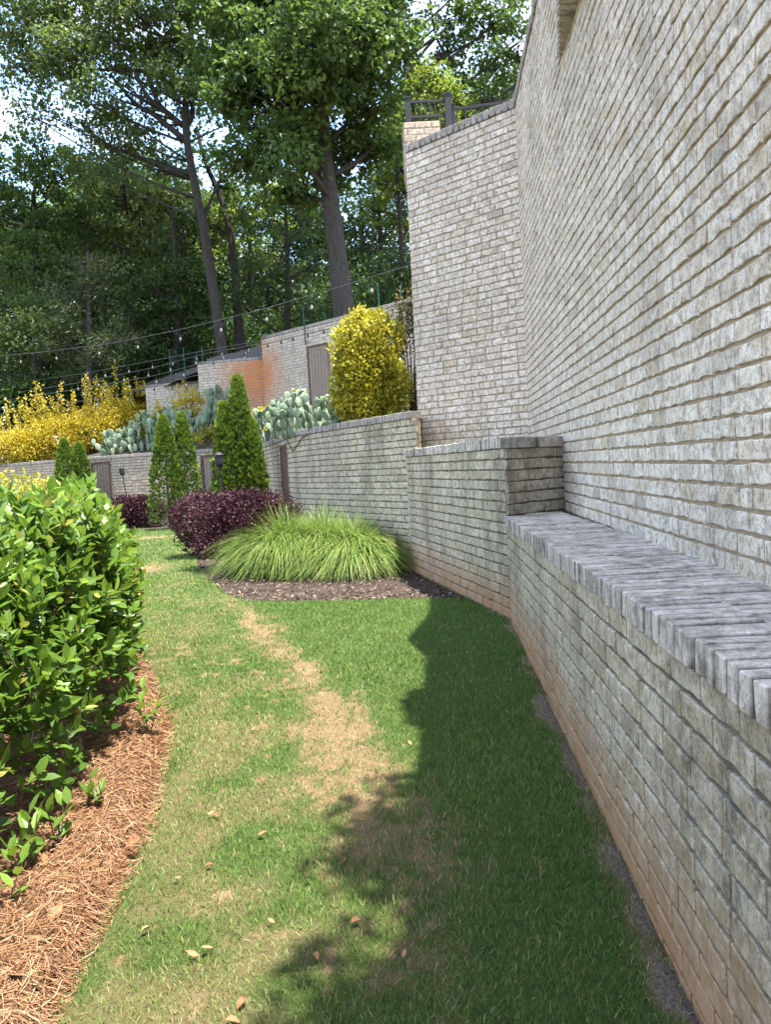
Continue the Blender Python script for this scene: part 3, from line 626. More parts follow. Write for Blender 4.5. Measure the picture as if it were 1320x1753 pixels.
# mulch chips
acc = Acc(); n = 9000
y = rng.uniform(8.1, 23.5, n)**1.0; y = 8.1+15.4*rng.random(n)**2.2; x = xr(y)+0.02+rng.random(n)**1.3*3.2
inside = x < np.where(y < 10.5, B[0]-(B[0]-A[0])*(y-B[1])/(A[1]-B[1]), np.interp(y, [10.5, 13.9, 18.7, 21, 24], [0.34, -1.57, -2.79, -3.4, -5]))-0.02
x, y = x[inside], y[inside]; n = len(x); th = rng.uniform(0, 6.28, n); L_ = rng.uniform(0.02, 0.06, n); W_ = rng.uniform(0.006, 0.016, n); tz = rng.normal(0, 0.3, n)
dx = np.c_[np.cos(th), np.sin(th), tz]*L_[:, None]/2; dy_ = np.c_[-np.sin(th), np.cos(th), rng.normal(0, 0.5, n)]*W_[:, None]/2; c_ = np.c_[x, y, rng.uniform(0.0, 0.03, n)]
V = np.stack([c_-dx-dy_, c_+dx-dy_, c_+dx+dy_, c_-dx+dy_], 1); acc.add(V.reshape(-1, 3), np.arange(n)[:, None]*4+np.arange(4), None, 0.5); acc.tq[-1] = rng.random(n)
k = NT('bark_chip'); M_CHIP = k.done(k.bsdf(k.ramp(k.attr('tone'), [(0, (0.02, 0.016, 0.013)), (0.6, (0.075, 0.055, 0.042)), (0.9, (0.16, 0.12, 0.09)), (1, (0.26, 0.21, 0.16))]), 0.9, 0.2))
tag(acc.obj('bark_mulch', M_CHIP), 'dark shredded bark mulch around the shrubs', 'mulch', kind='stuff')

# pine straw
HY = np.array([0.5, 2.8, 4.2, 5.8, 7.2]); HX = np.array([-1.38, -1.42, -1.52, -1.98, -2.6])
HX, HY = slope_pts(HX, HY); hx = lambda y: np.interp(y, HY, HX)
def strawz(x, y):
    e = np.clip((xlft(y)-x)/0.16, 0, 1); return -0.012+0.075*e*(2-e)+0.035*(fbm(x*5, y*5)-0.45)*e+zg(y)
ysb = np.arange(-0.5, 8.6, 0.06); m_ = 40; Xb = (xlft(ysb)+0.03)[:, None]-np.linspace(0, 1, m_)[None]*2.0; Yb = np.repeat(ysb[:, None], m_, 1)
i = np.arange(len(ysb)-1)[:, None]*m_; j = np.arange(m_-1)[None]
me = mesh_np('pine_straw_bed', np.stack([Xb, Yb, strawz(Xb, Yb)], -1).reshape(-1, 3), np.stack([i+j, i+nc*0+m_+j, i+m_+j+1, i+j+1], -1).reshape(-1, 4), mat=M_STRAWB, smooth=True)
link('pine_straw_bed', me)['kind'] = 'structure'
n = 42000; y = 0.9+6.9*rng.random(n)**1.7; x = xlft(y)-0.03-rng.random(n)**1.1*1.0
th = rng.normal(0.9, 0.9, n)+2.2*(fbm(x*2.2, y*2.2)-0.5)*2; L_ = rng.uniform(0.09, 0.19, n); cv = rng.normal(0, 0.25, n); bw = 0.0018*(1+y*0.12)*rng.uniform(0.8, 1.3, n)
P_ = []; pos = np.c_[x, y]; z0 = rng.uniform(0.0, 0.028, n); tilt = rng.normal(0, 0.14, n)
for q in range(4):
    a_ = th+cv*(q-1.5); d = np.c_[np.cos(a_), np.sin(a_)]*(L_/3)[:, None]*(1 if q else 0); pos = pos+d; pos[:, 0] = np.minimum(pos[:, 0], xlft(pos[:, 1])+0.05); zz = strawz(pos[:, 0], pos[:, 1])+z0+tilt*(q-1.5)*L_/3+0.004
    s_ = np.c_[-np.sin(a_), np.cos(a_), rng.normal(0, 0.4, n)]*bw[:, None]/2; c_ = np.c_[pos, np.maximum(zz, 0.006+zg(pos[:, 1]))]; P_ += [c_-s_, c_+s_]
V = np.stack(P_, 1); b_ = np.arange(n)[:, None]*8; acc = Acc()
Q = np.concatenate([b_+np.array([2*q, 2*q+1, 2*q+3, 2*q+2]) for q in range(3)]); acc.add(V.reshape(-1, 3), Q, None, 0.5); t_ = rng.random(n); acc.tq[-1] = np.concatenate([t_]*3)
k = NT('pine_needle'); M_STRAW = k.done(k.bsdf(k.ramp(k.attr('tone'), [(0, (0.055, 0.025, 0.012)), (0.3, (0.135, 0.064, 0.028)), (0.7, (0.235, 0.122, 0.057)), (1, (0.37, 0.23, 0.13))]), 0.6, 0.3))
tag(acc.obj('pine_straw', M_STRAW), 'rust-orange pine needle straw bordering the lawn below the hedge', 'pine straw', kind='stuff')

# ================================================================== foliage tools
def leaves_diamond(acc, P, Dv, Nv, L, W, tone, fold=0.25, mid=0.45):
    Dv = unit(Dv); S = unit(np.cross(Dv, Nv)); N2 = np.cross(S, Dv); L = np.asarray(L)[:, None]; W = np.asarray(W)[:, None]
    V = np.stack([P, P+Dv*L*mid+S*W/2+N2*W*fold, P+Dv*L, P+Dv*L*mid-S*W/2+N2*W*fold], 1)
    n = len(P); acc.add(V.reshape(-1, 3), np.arange(n)[:, None]*4+np.arange(4), None, 0.5); acc.tq[-1] = np.broadcast_to(tone, (n,))
LEAFT = np.array([[0, 1, 2], [0, 3, 1], [2, 1, 4], [2, 4, 5], [1, 3, 6], [1, 6, 4], [5, 4, 7], [4, 6, 7]])
def leaf_shape(droop=0.12, fold=0.16):
    # spine x, side y, normal z ; unit length, unit half-width
    sp = np.array([0, 0.33, 0.68, 1.0]); zc = -droop*sp**2
    return np.array([[0, 0, 0], [sp[1], 0, zc[1]], [sp[1], 0.44, zc[1]+fold*0.5], [sp[1], -0.44, zc[1]+fold*0.5], [sp[2], 0, zc[2]], [sp[2], 0.40, zc[2]+fold*0.45], [sp[2], -0.40, zc[2]+fold*0.45], [1, 0, zc[3]]])
LS = [leaf_shape(0.05, 0.10), leaf_shape(0.16, 0.22), leaf_shape(-0.08, 0.30), leaf_shape(0.28, 0.15)]
def leaves_full(acc, P, Dv, Nv, L, W, tone):
    Dv = unit(Dv); S = unit(np.cross(Nv, Dv)); N2 = np.cross(Dv, S); n = len(P); k = rng.integers(0, 4, n); sh = np.array(LS)[k]
    V = P[:, None]+Dv[:, None]*sh[..., 0:1]*L[:, None, None]+S[:, None]*sh[..., 1:2]*W[:, None, None]+N2[:, None]*sh[..., 2:3]*W[:, None, None]
    acc.add(V.reshape(-1, 3), None, (np.arange(n)[:, None, None]*8+LEAFT).reshape(-1, 3), 0.5); acc.tt[-1] = np.repeat(np.broadcast_to(tone, (n,)), 8)
def sph(n):
    return unit(rng.normal(0, 1, (n, 3)))
G_OAK = leaf_mat('oak_leaf', [(0, (0.042, 0.082, 0.021)), (0.5, (0.078, 0.138, 0.032)), (1, (0.15, 0.21, 0.046))], 0.42, tcol=(0.16, 0.26, 0.04))
G_PALE = leaf_mat('pale_leaf', [(0, (0.06, 0.105, 0.028)), (0.5, (0.11, 0.165, 0.045)), (1, (0.18, 0.23, 0.065))], 0.42, tcol=(0.2, 0.28, 0.06))
G_DARK = leaf_mat('dark_leaf', [(0, (0.028, 0.058, 0.015)), (0.5, (0.05, 0.095, 0.023)), (1, (0.09, 0.145, 0.034))], 0.35, tcol=(0.07, 0.13, 0.02))
G_LIME = leaf_mat('lime_leaf', [(0, (0.085, 0.14, 0.02)), (0.5, (0.15, 0.22, 0.03)), (1, (0.23, 0.29, 0.05))], 0.45, tcol=(0.34, 0.42, 0.05))
G_PINE = leaf_mat('pine_needle_green', [(0, (0.03, 0.055, 0.016)), (0.5, (0.06, 0.09, 0.026)), (1, (0.11, 0.13, 0.045))], 0.25)

# ================================================================== trees
def make_tree(name, label, d, trunk, rad, lobes, clumps, leaves, L, mat, bark=None, group='trees on the wooded slope', limb_r=0.07, needle=False, cl_r=0.33, base=True, extra_limbs=(), tmax=1.0):
    bark = bark or M_BARK; d = d*1.14; rad = rad*1.14; cl_r = cl_r*1.14; L = L*1.04; leaves = int(leaves*1.36)
    tp = [atd(x, y, d) for x, y in trunk]
    b0 = tp[0].copy(); g0 = float(hillz(b0[0], b0[1]))-0.25
    if b0[2] > g0: tp = [np.array([b0[0]+0.02*(b0[2]-g0), b0[1], g0])]+tp
    tp = np.array(tp); o = tag(empty(name, tuple(tp[0])), label, 'tree', group)
    # resample trunk smoothly
    s = np.r_[0, np.cumsum(np.linalg.norm(np.diff(tp, axis=0), axis=1))]; m = max(8, int(s[-1]/0.7)); u = np.linspace(0, s[-1], m)
    tr = np.stack([np.interp(u, s, tp[:, k]) for k in range(3)], -1)
    tr[1:-1] = (tr[:-2]+2*tr[1:-1]+tr[2:])/4; tr[:, :2] += np.cumsum(rng.normal(0, 0.012, (m, 2)), 0)*0.5
    rr = rad*(1-0.72*(u/s[-1])); rr[0] *= 1.35; rr[1] *= 1.05
    acc = Acc(); tube(acc, tr, rr*(1+rng.normal(0, 0.03, m)), 12); acc.obj('trunk', bark, o, True)
    br = Acc(); cr_ = Acc()
    for pts, r_ in extra_limbs:
        pp = np.array([atd(x, y, d+dd) for x, y, dd in pts]); q = len(pp); s2 = np.linspace(0, q-1, q*4); pp = np.stack([np.interp(s2, np.arange(q), pp[:, k]) for k in range(3)], -1); pp[1:-1] = (pp[:-2]+2*pp[1:-1]+pp[2:])/4
        tube(br, pp, np.linspace(r_, r_*0.35, len(pp)), 7)
    for (lx, ly, lr, dd) in lobes:
        c = atd(lx, ly, d+dd); rl = lr*(d+dd)/FPX
        hgt = tr[:, 2]; ti = int(np.clip(np.searchsorted(hgt, c[2]-0.55*np.linalg.norm((c-tr[m//2])[:2])-0.5), 1, m-1)); st = tr[ti]
        midp = (st+c)/2+np.array([0, 0, -0.05*np.linalg.norm(c-st)])+rng.normal(0, 0.3, 3)
        a_ = np.linspace(0, 1, 6)[:, None]; cv_ = (1-a_)**2*st+2*a_*(1-a_)*midp+a_*a_*c
        tube(br, cv_, np.linspace(min(limb_r, rr[ti]*0.7), limb_r*0.3, 6), 6)
        nc_ = max(4, int(clumps*(lr/80)**2)); v = sph(nc_); v[:, 2] *= 0.85
        cc = c+v*rl*(0.35+0.72*rng.random(nc_)[:, None]**0.6)*(0.8+0.4*rng.random((nc_, 1)))
        for q in range(min(nc_, 9)):
            tw = np.array([c*0.8+st*0.2, (c+cc[q])/2+rng.normal(0, 0.1*rl, 3), cc[q]]); tube(br, tw, [limb_r*0.35, limb_r*0.22, limb_r*0.1], 5, cap=False)
        nl = nc_*leaves; ci = np.repeat(np.arange(nc_), leaves); off = rng.normal(0, 1, (nl, 3))*np.array([1, 1, 0.62]); crad = (cl_r*rng.uniform(0.6, 1.3, nc_))[ci][:, None]
        P = cc[ci]+off*crad*0.62
        out = unit(P-c)
        if needle:
            Dv = unit(rng.normal(0, 0.6, (nl, 3))+out*0.7+np.array([0, 0, 0.25])); Nv = sph(nl); W = np.full(nl, L*0.14)*rng.uniform(0.8, 1.4, nl)
        else:
            Dv = unit(rng.normal(0, 1, (nl, 3))+out*0.5+np.array([0, 0, -0.35])); Nv = unit(rng.normal(0, 0.55, (nl, 3))+np.array([0, 0, 1.0])+out*0.3); W = L*rng.uniform(0.5, 0.8, nl)
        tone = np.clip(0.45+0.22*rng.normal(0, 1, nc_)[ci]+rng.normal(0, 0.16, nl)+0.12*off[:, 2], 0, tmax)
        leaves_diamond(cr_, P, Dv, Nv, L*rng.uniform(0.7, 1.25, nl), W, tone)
    if br.n: br.obj('branches', bark, o, True)
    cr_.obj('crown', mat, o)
    return o
def lob(*a): return [(x, y, r, dd) for x, y, r, dd in a]
make_tree('oak_tree', 'tall oak with thick straight grey trunk and dense dark crown', 21.5, [(590, 552), (577, 430), (563, 330), (552, 230), (545, 120), (540, 0), (536, -120), (534, -210)], 0.32,
          lob((430, 60, 105, 0), (515, 40, 120, 1), (610, 60, 95, -1), (470, 165, 95, -1), (560, 150, 100, 1.5), (640, 180, 58, 0), (425, 245, 62, 0.5), (490, 262, 60, -1.5), (600, 265, 62, 1), (648, 240, 48, 0), (540, -90, 140, 0), (420, -70, 120, 1), (650, -70, 80, -1), (395, 140, 55, 0), (520, 330, 45, 1.5), (540, 60, 110, -2.5), (660, 60, 50, 0), (540, -230, 150, 2), (420, -200, 130, 4), (660, -220, 120, 5), (520, -340, 140, 3), (560, -150, 120, 7)), 54, 30, 0.20, G_OAK, limb_r=0.11)
make_tree('spreading_tree', 'slender leaning tree with airy spreading limbs against the sky', 27, [(383, 614), (363, 480), (347, 380), (330, 300), (316, 225), (318, 160), (326, 90), (328, -20), (325, -120)], 0.21,
          lob((55, 60, 62, 0), (140, 35, 70, 1), (230, 25, 75, -1), (300, 60, 62, 0), (335, 0, 65, 1), (100, 135, 45, 0), (45, 190, 20, 0), (80, 195, 18, 0), (170, 165, 45, -1), (230, 185, 40, 1), (195, 250, 40, 0), (290, 130, 42, -1), (352, 165, 34, 0), (15, 110, 45, 1), (70, -50, 90, 0), (210, -60, 95, 0), (330, -90, 90, 0), (150, 235, 32, 1), (255, 110, 40, 0), (370, 90, 35, 0), (270, 270, 40, 0.5), (10, 20, 60, 0), (60, -180, 110, 3), (200, -200, 120, 4), (330, -220, 120, 4), (-90, -60, 110, 3), (130, -330, 130, 6), (290, -340, 130, 6), (180, 95, 55, 1.5), (60, 110, 45, 2), (250, 70, 60, 1.5), (120, 80, 55, -1), (310, 190, 40, 1.5), (230, 240, 44, 1), (150, 280, 44, 2), (340, 120, 40, 0), (420, 200, 36, 2)), 62, 24, 0.19, G_PALE, limb_r=0.05, cl_r=0.42,
          extra_limbs=[([(316, 240, 0), (262, 195, 0.3), (232, 180, 0.5), (190, 130, 0.8)], 0.13), ([(312, 215, 0), (270, 180, 0), (250, 120, 0), (200, 120, 0.2), (135, 118, 0.4)], 0.12), ([(300, 205, 0), (250, 165, -0.4), (215, 90, -0.6), (170, 40, -0.6)], 0.10), ([(318, 220, 0), (330, 200, 0.2), (325, 145, 0.4), (345, 60, 0.8)], 0.10), ([(330, 300, 0), (240, 270, 0.6), (180, 248, 1), (125, 200, 1.2)], 0.11), ([(345, 380, 0), (370, 320, 0.8), (400, 260, 1.2)], 0.09)])
make_tree('forked_tree', 'slim dark trunk forking just right of the leaning tree', 30, [(408, 560), (398, 420), (378, 330), (352, 285), (340, 230)], 0.24, lob((395, 300, 50, 0), (350, 250, 45, 0), (420, 360, 45, 0), (370, 390, 42, 0.5), (430, 290, 40, 1)), 40, 24, 0.19, G_OAK, M_BARKD)
make_tree('broadleaf_tree', 'rounded dark tree filling the left edge below the open sky', 31, [(60, 700), (62, 560), (58, 430), (55, 330)], 0.3, lob((35, 290, 62, 0), (95, 300, 52, -1), (25, 370, 75, 0), (120, 365, 58, 1), (40, 450, 80, -1), (110, 455, 60, 0), (-30, 340, 80, 0), (75, 260, 34, 0)), 62, 28, 0.20, G_OAK, M_BARKD)
make_tree('understory_tree', 'leafy lighter green understory tree at the left edge above the string lights', 27.5, [(58, 720), (60, 640), (60, 560)], 0.12, lob((50, 590, 44, 0), (20, 555, 45, 0), (82, 560, 42, -0.5), (60, 530, 38, 0.5), (5, 640, 50, 0), (60, 655, 34, 0), (-30, 600, 60, 0)), 60, 26, 0.17, G_PALE)
make_tree('broadleaf_tree', 'yellowish green tree in the middle of the left woods', 32, [(220, 660), (222, 520), (218, 400), (210, 310)], 0.24, lob((205, 320, 52, 0), (160, 300, 40, 1), (255, 330, 52, -1), (190, 390, 58, 0), (265, 400, 55, 1), (230, 460, 60, 0), (300, 330, 45, 0), (150, 390, 40, 0), (300, 440, 45, 0)), 56, 26, 0.20, G_PALE, M_BARKD)
make_tree('pine_tree', 'feathery yellow-green pine low in the left woods', 26.5, [(150, 720), (152, 600), (150, 480), (148, 430)], 0.14, lob((150, 450, 34, 0), (120, 500, 36, 0), (178, 490, 38, 0), (150, 550, 46, 0), (110, 585, 42, 0), (190, 580, 42, -0.5), (150, 620, 46, 0.5)), 70, 34, 0.22, G_PINE, needle=True)
make_tree('broadleaf_tree', 'shady tree with hanging foliage left of the leaning trunk', 29, [(300, 650), (305, 540), (300, 430), (295, 350)], 0.17, lob((270, 500, 55, 0), (320, 470, 48, 0.5), (230, 540, 52, -0.5), (290, 570, 55, 0), (340, 540, 42, 1), (255, 600, 42, 0), (310, 400, 45, 1)), 56, 28, 0.19, G_DARK, M_BARKD)
make_tree('dark_pine_tree', 'dark drooping conifer left of the thick oak trunk', 29, [(490, 590), (492, 470), (488, 380), (486, 310)], 0.17, lob((485, 330, 40, 0), (455, 380, 46, 0), (520, 380, 44, 0.5), (480, 440, 54, -0.5), (435, 470, 46, 0), (530, 460, 45, 1), (470, 520, 52, 0), (520, 530, 44, 0), (420, 530, 40, 0)), 60, 30, 0.22, G_DARK, M_BARKD, needle=True)
make_tree('dark_pine_tree', 'dark conifer between the thick oak trunk and the tall wall', 27, [(655, 560), (654, 460), (650, 380), (648, 300)], 0.15, lob((640, 330, 42, 0), (675, 380, 46, 0), (630, 420, 46, 1), (665, 460, 50, 0), (620, 490, 42, 1.2), (690, 500, 42, 0), (650, 520, 42, 0), (700, 430, 40, 0)), 60, 30, 0.21, G_DARK, M_BARKD, needle=True)
make_tree('sunlit_tree', 'bright green sunlit tree against the tall wall corner', 26, [(690, 560), (688, 430), (682, 330), (676, 260)], 0.14, lob((675, 260, 36, 0), (655, 310, 34, 0), (695, 330, 36, 0), (670, 220, 34, 0), (690, 290, 34, 0.5), (700, 390, 30, 0.5), (640, 360, 28, 1)), 50, 22, 0.17, G_LIME)
make_tree('sunlit_tree', 'sunlit yellow-green maple crown behind the leaning trunk', 36, [(430, 600), (428, 480), (425, 380)], 0.2, lob((420, 350, 46, 0), (455, 370, 40, 0), (400, 400, 46, 1), (440, 330, 36, 0), (380, 350, 34, 0), (345, 440, 40, 0), (440, 430, 40, 0)), 46, 24, 0.22, G_LIME, M_BARKD)
make_tree('lime_tree', 'vivid yellow-green tree above the iron gate', 24, [(748, 330), (745, 250), (742, 190)], 0.12, lob((742, 175, 42, 0), (715, 150, 30, 0), (775, 165, 36, 0.5), (735, 125, 30, 0), (765, 215, 36, 0), (720, 215, 32, 0)), 56, 26, 0.16, G_LIME)
make_tree('tall_tree', 'tall tree with a bare dark stem rising above the iron gate', 25, [(706, 330), (702, 220), (698, 120), (690, 20), (684, -80), (680, -160)], 0.15, lob((770, 30, 48, 0), (830, 60, 52, 0.5), (870, 20, 44, -0.5), (800, -30, 60, 0), (860, 110, 44, 0), (815, 135, 42, 0), (890, 70, 32, 0), (850, 165, 36, 0.5), (880, -40, 60, 0), (720, -90, 60, 0), (905, 130, 22, 0), (800, 190, 36, 0), (760, 90, 32, 0)), 46, 24, 0.19, G_OAK, limb_r=0.07,
          extra_limbs=[([(699, 130, 0), (712, 105, 0), (730, 82, 0.2), (770, 40, 0.4)], 0.09), ([(699, 135, 0), (680, 115, 0), (660, 95, 0.2)], 0.06), ([(760, 90, 0.3), (745, 60, 0.4), (735, 0, 0.6)], 0.06)])
far_l = ['hazy green tree at the back of the woods far left', 'dark green tree at the back of the woods behind the leaning tree', 'dense dark tree at the back of the woods left of the oak trunk', 'dense dark tree at the back of the woods right of the oak trunk', 'tall green tree at the back of the woods behind the pine', 'deep green tree at the back of the woods behind the fence', 'green tree at the back of the woods between the pine and the leaning trunk', 'deep green tree at the back of the woods just above the left golden shrubs']
for lab, bx_, d_, hgt in zip(far_l, (40, 330, 470, 620, 190, 790, 270, 110), (44, 43, 46, 44, 47, 40, 38, 37), (330, 330, 330, 320, 310, 170, 320, 400)):
    ls = []
    for q in range(20):
        ls.append((bx_+random.uniform(-115, 115), random.uniform(hgt, 640 if bx_ < 700 else 300), random.uniform(44, 66), random.uniform(-2, 3)))
    make_tree('background_tree', lab, d_, [(bx_, 660), (bx_+3, 500), (bx_-3, hgt+20)], 0.3, ls, 62, 24, 0.30, G_DARK if bx_ not in (40, 190) else G_OAK, M_BARKD, group='trees at the back of the woods', cl_r=0.6)

# ------------------------------------------------------------------ undergrowth at the foot of the woods
def make_shrub(name, label, cat, center, radii, n, L, W, mat, group=None, up_=0.3, shell=0.5, stems=5, noise_amp=0.25, full=False, zmin=None, tone0=0.5, parts=('foliage', 'stem'), flat=0.35, shoots=0, shoot_h=0.4, shoot_n=40, blobs=((0, 0, 0, 1.0),)):
    c = np.array(center, float); rx, ry, rz = radii; o = tag(empty(name, (c[0], c[1], c[2]-rz*0.95)), label, cat, group)
    m = max(12, n//45); sp_ = sph(m); bump_ = rng.uniform(1-noise_amp, 1+noise_amp*0.6, m)
    idx = rng.integers(0, m, n); v = unit(sp_[idx]+rng.normal(0, 0.22, (n, 3))); rad = bump_[idx]*(1-shell*rng.random(n)**2.2)
    bl_ = np.array(blobs)[rng.choice(len(blobs), n, p=np.array([b[3]**2 for b in blobs])/sum(b[3]**2 for b in blobs))]; P = c+(bl_[:, :3]+v*rad[:, None]*bl_[:, 3:])*np.array([rx, ry, rz]); ok = P[:, 2] > (c[2]-rz*0.97 if zmin is None else zmin); P, v, idx, rad = P[ok], v[ok], idx[ok], rad[ok]; n = len(P)
    Dv = unit(v*0.8+np.array([0, 0, up_])+rng.normal(0, 0.6, (n, 3))); Nv = unit(v*flat+np.array([0, 0, 0.7])+rng.normal(0, 0.45, (n, 3)))
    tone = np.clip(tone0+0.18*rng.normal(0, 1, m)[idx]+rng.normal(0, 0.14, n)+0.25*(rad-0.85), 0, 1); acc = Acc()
    Ls, Ws = L*rng.uniform(0.7, 1.25, n), W*rng.uniform(0.75, 1.2, n)
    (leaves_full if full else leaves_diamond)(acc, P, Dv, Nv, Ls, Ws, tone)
    st = Acc()
    for k in range(shoots):
        a = rng.uniform(0, 6.28); q = rng.random()**0.5*0.85; b0 = c+np.array([rx*q*math.cos(a), ry*q*math.sin(a), rz*math.sqrt(max(0.05, 1-q*q))*0.8]); h = shoot_h*rng.uniform(0.5, 1.15); tip = b0+np.array([rng.normal(0, 0.06), rng.normal(0, 0.06), h])
        f = rng.random(shoot_n); P = b0+(tip-b0)*f[:, None]+rng.normal(0, 0.035, (shoot_n, 3)); Dv = unit(rng.normal(0, 0.7, (shoot_n, 3))+np.array([0, 0, 0.5])); leaves_diamond(acc, P, Dv, sph(shoot_n), L*rng.uniform(0.7, 1.2, shoot_n), W*rng.uniform(0.8, 1.2, shoot_n), np.clip(tone0+0.15+rng.normal(0, 0.15, shoot_n), 0, 1)); tube(st, np.array([b0, tip]), [0.008, 0.004], 4, cap=False)
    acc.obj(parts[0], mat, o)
    for k in range(stems):
        a = k*6.28/stems+0.3; tube(st, np.array([[c[0]+0.06*math.cos(a), c[1]+0.06*math.sin(a), c[2]-rz*0.98], [c[0]+rx*0.2*math.cos(a), c[1]+ry*0.2*math.sin(a), c[2]-rz*0.4], [c[0]+rx*0.5*math.cos(a), c[1]+ry*0.5*math.sin(a), c[2]+rz*0.2]]), [0.022, 0.016, 0.008], 5)
    if st.n: st.obj(parts[1], M_STEM, o, True)
    return o
us = [(20, 690, 26, 'far left under the string lights'), (120, 680, 27, 'below the feathery pine'), (215, 640, 29, 'behind the yellow shrubs'), (290, 610, 28, 'behind the green garden stakes'), (360, 570, 31, 'behind the leaning trunk'), (440, 545, 32, 'above the orange-stained wall step'), (520, 520, 33, 'left of the oak trunk'), (630, 490, 29, 'right of the oak trunk'), (685, 470, 24, 'beside the tall wall corner'), (-70, 690, 28, 'at the left edge of the woods'), (70, 640, 34, 'deep in the left woods'), (165, 620, 35, 'deep behind the pine'), (400, 520, 37, 'deep behind the forked tree'), (570, 490, 38, 'deep behind the oak trunk')]
for q, (x, y, d, w) in enumerate(us):
    d *= 1.2; c = atd(x, y, d); g0 = float(hillz(c[0], c[1])); g0 -= 0.2; rz = max(0.7, (c[2]-g0)/2+0.5); d *= 1.0
    make_shrub('woodland_bush', 'dark leafy undergrowth bush '+w, 'bush', (c[0], c[1], g0+rz*0.85), (2.0+0.4*(q % 3), 1.2, rz), 3000, 0.22, 0.14, G_DARK, 'undergrowth bushes in the woods', stems=4, noise_amp=0.35)

# ================================================================== terrace planting
def tz(x, y):     # height of the terrace bed
    return float(BEDP[np.argmin((BEDP[:, 0]-x)**2+(BEDP[:, 1]-y)**2), 2])
G_GOLD = leaf_mat('golden_leaf', [(0, (0.22, 0.17, 0.02)), (0.4, (0.46, 0.36, 0.03)), (0.75, (0.62, 0.50, 0.05)), (1, (0.70, 0.60, 0.12))], 0.3, rough=0.45, tcol=(0.6, 0.5, 0.04))
G_GOLD2 = leaf_mat('gold_green_leaf', [(0, (0.10, 0.11, 0.015)), (0.4, (0.30, 0.28, 0.025)), (0.75, (0.55, 0.49, 0.04)), (1, (0.72, 0.62, 0.09))], 0.3, rough=0.45, tcol=(0.5, 0.48, 0.04))
c = atd(634, 618, 12.6)
make_shrub('golden_euonymus', 'big rounded golden-leaved shrub against the tall wall corner', 'shrub', (c[0]-0.02, c[1], 3.05), (0.68, 0.60, 1.0), 20000, 0.064, 0.046, G_GOLD2, 'golden shrubs', noise_amp=0.3, shell=0.4, up_=0.6, zmin=2.1, tone0=0.52, shoots=40, shoot_h=0.25, shoot_n=30, blobs=((0.05, 0, -0.25, 0.78), (-0.38, -0.1, 0.30, 0.52), (0.25, 0.1, 0.42, 0.55), (-0.5, -0.1, -0.35, 0.48), (0.45, -0.2, -0.30, 0.5), (-0.05, -0.3, 0.1, 0.6), (-0.1, 0, 0.62, 0.38), (0.1, -0.35, -0.5, 0.5)))
c = atd(700, 545, 13.2)
make_shrub('bronze_bush', 'small olive-bronze bush squeezed behind the golden shrub by the tall wall', 'shrub', (c[0], c[1], 3.35), (0.28, 0.3, 1.2), 2200, 0.06, 0.035, leaf_mat('bronze_leaf', [(0, (0.05, 0.06, 0.015)), (0.6, (0.13, 0.12, 0.03)), (1, (0.25, 0.12, 0.04))], 0.25), noise_amp=0.3)
gold = [(40, 770, 29.0, 0.95, 0.75, 'leftmost golden shrub on the terrace above the far wall'), (95, 765, 29.3, 1.0, 0.8, 'golden shrub with tall spires, second from the left on the terrace'), (165, 755, 29.5, 1.05, 0.85, 'golden shrub in the middle of the row left of the cactus'), (215, 735, 30, 0.95, 0.8, 'golden shrub with the tallest spires behind the left cactus')]
for x, y, d, rx, rz, lab in gold:
    c = atd(x, y, d); make_shrub('golden_euonymus', lab, 'shrub', (c[0], c[1], tz(c[0], c[1])+rz*0.95), (rx*1.1, 0.8, rz*1.05), 9500, 0.10, 0.065, G_GOLD, 'golden shrubs', noise_amp=0.35, shell=0.45, up_=0.6, shoots=12, shoot_h=1.45, shoot_n=70, tone0=0.55)
for x, y, d, lab in ((325, 690, 26.3, 'thin sprawling golden shrub between the two far cacti'), (285, 715, 26.8, 'small golden shrub behind the pair of arborvitae')):
    c = atd(x, y, d); make_shrub('golden_euonymus', lab, 'shrub', (c[0], c[1], c[2]-0.1), (0.5, 0.4, 0.4), 1100, 0.085, 0.055, G_GOLD, 'golden shrubs', noise_amp=0.4, shoots=5, shoot_h=0.6, shoot_n=30, tone0=0.6)
for x, y, d, rx, lab in ((352, 748, 25.0, 0.5, 'low variegated yellow-green shrub left of the big arborvitae'), (460, 716, 19.8, 0.42, 'low variegated yellow-green shrub right of the big arborvitae')):
    c = atd(x, y, d); make_shrub('variegated_shrub', lab, 'shrub', (c[0], c[1], c[2]), (rx, 0.4, 0.36), 1500, 0.06, 0.035, G_GOLD2, noise_amp=0.3, tone0=0.6)

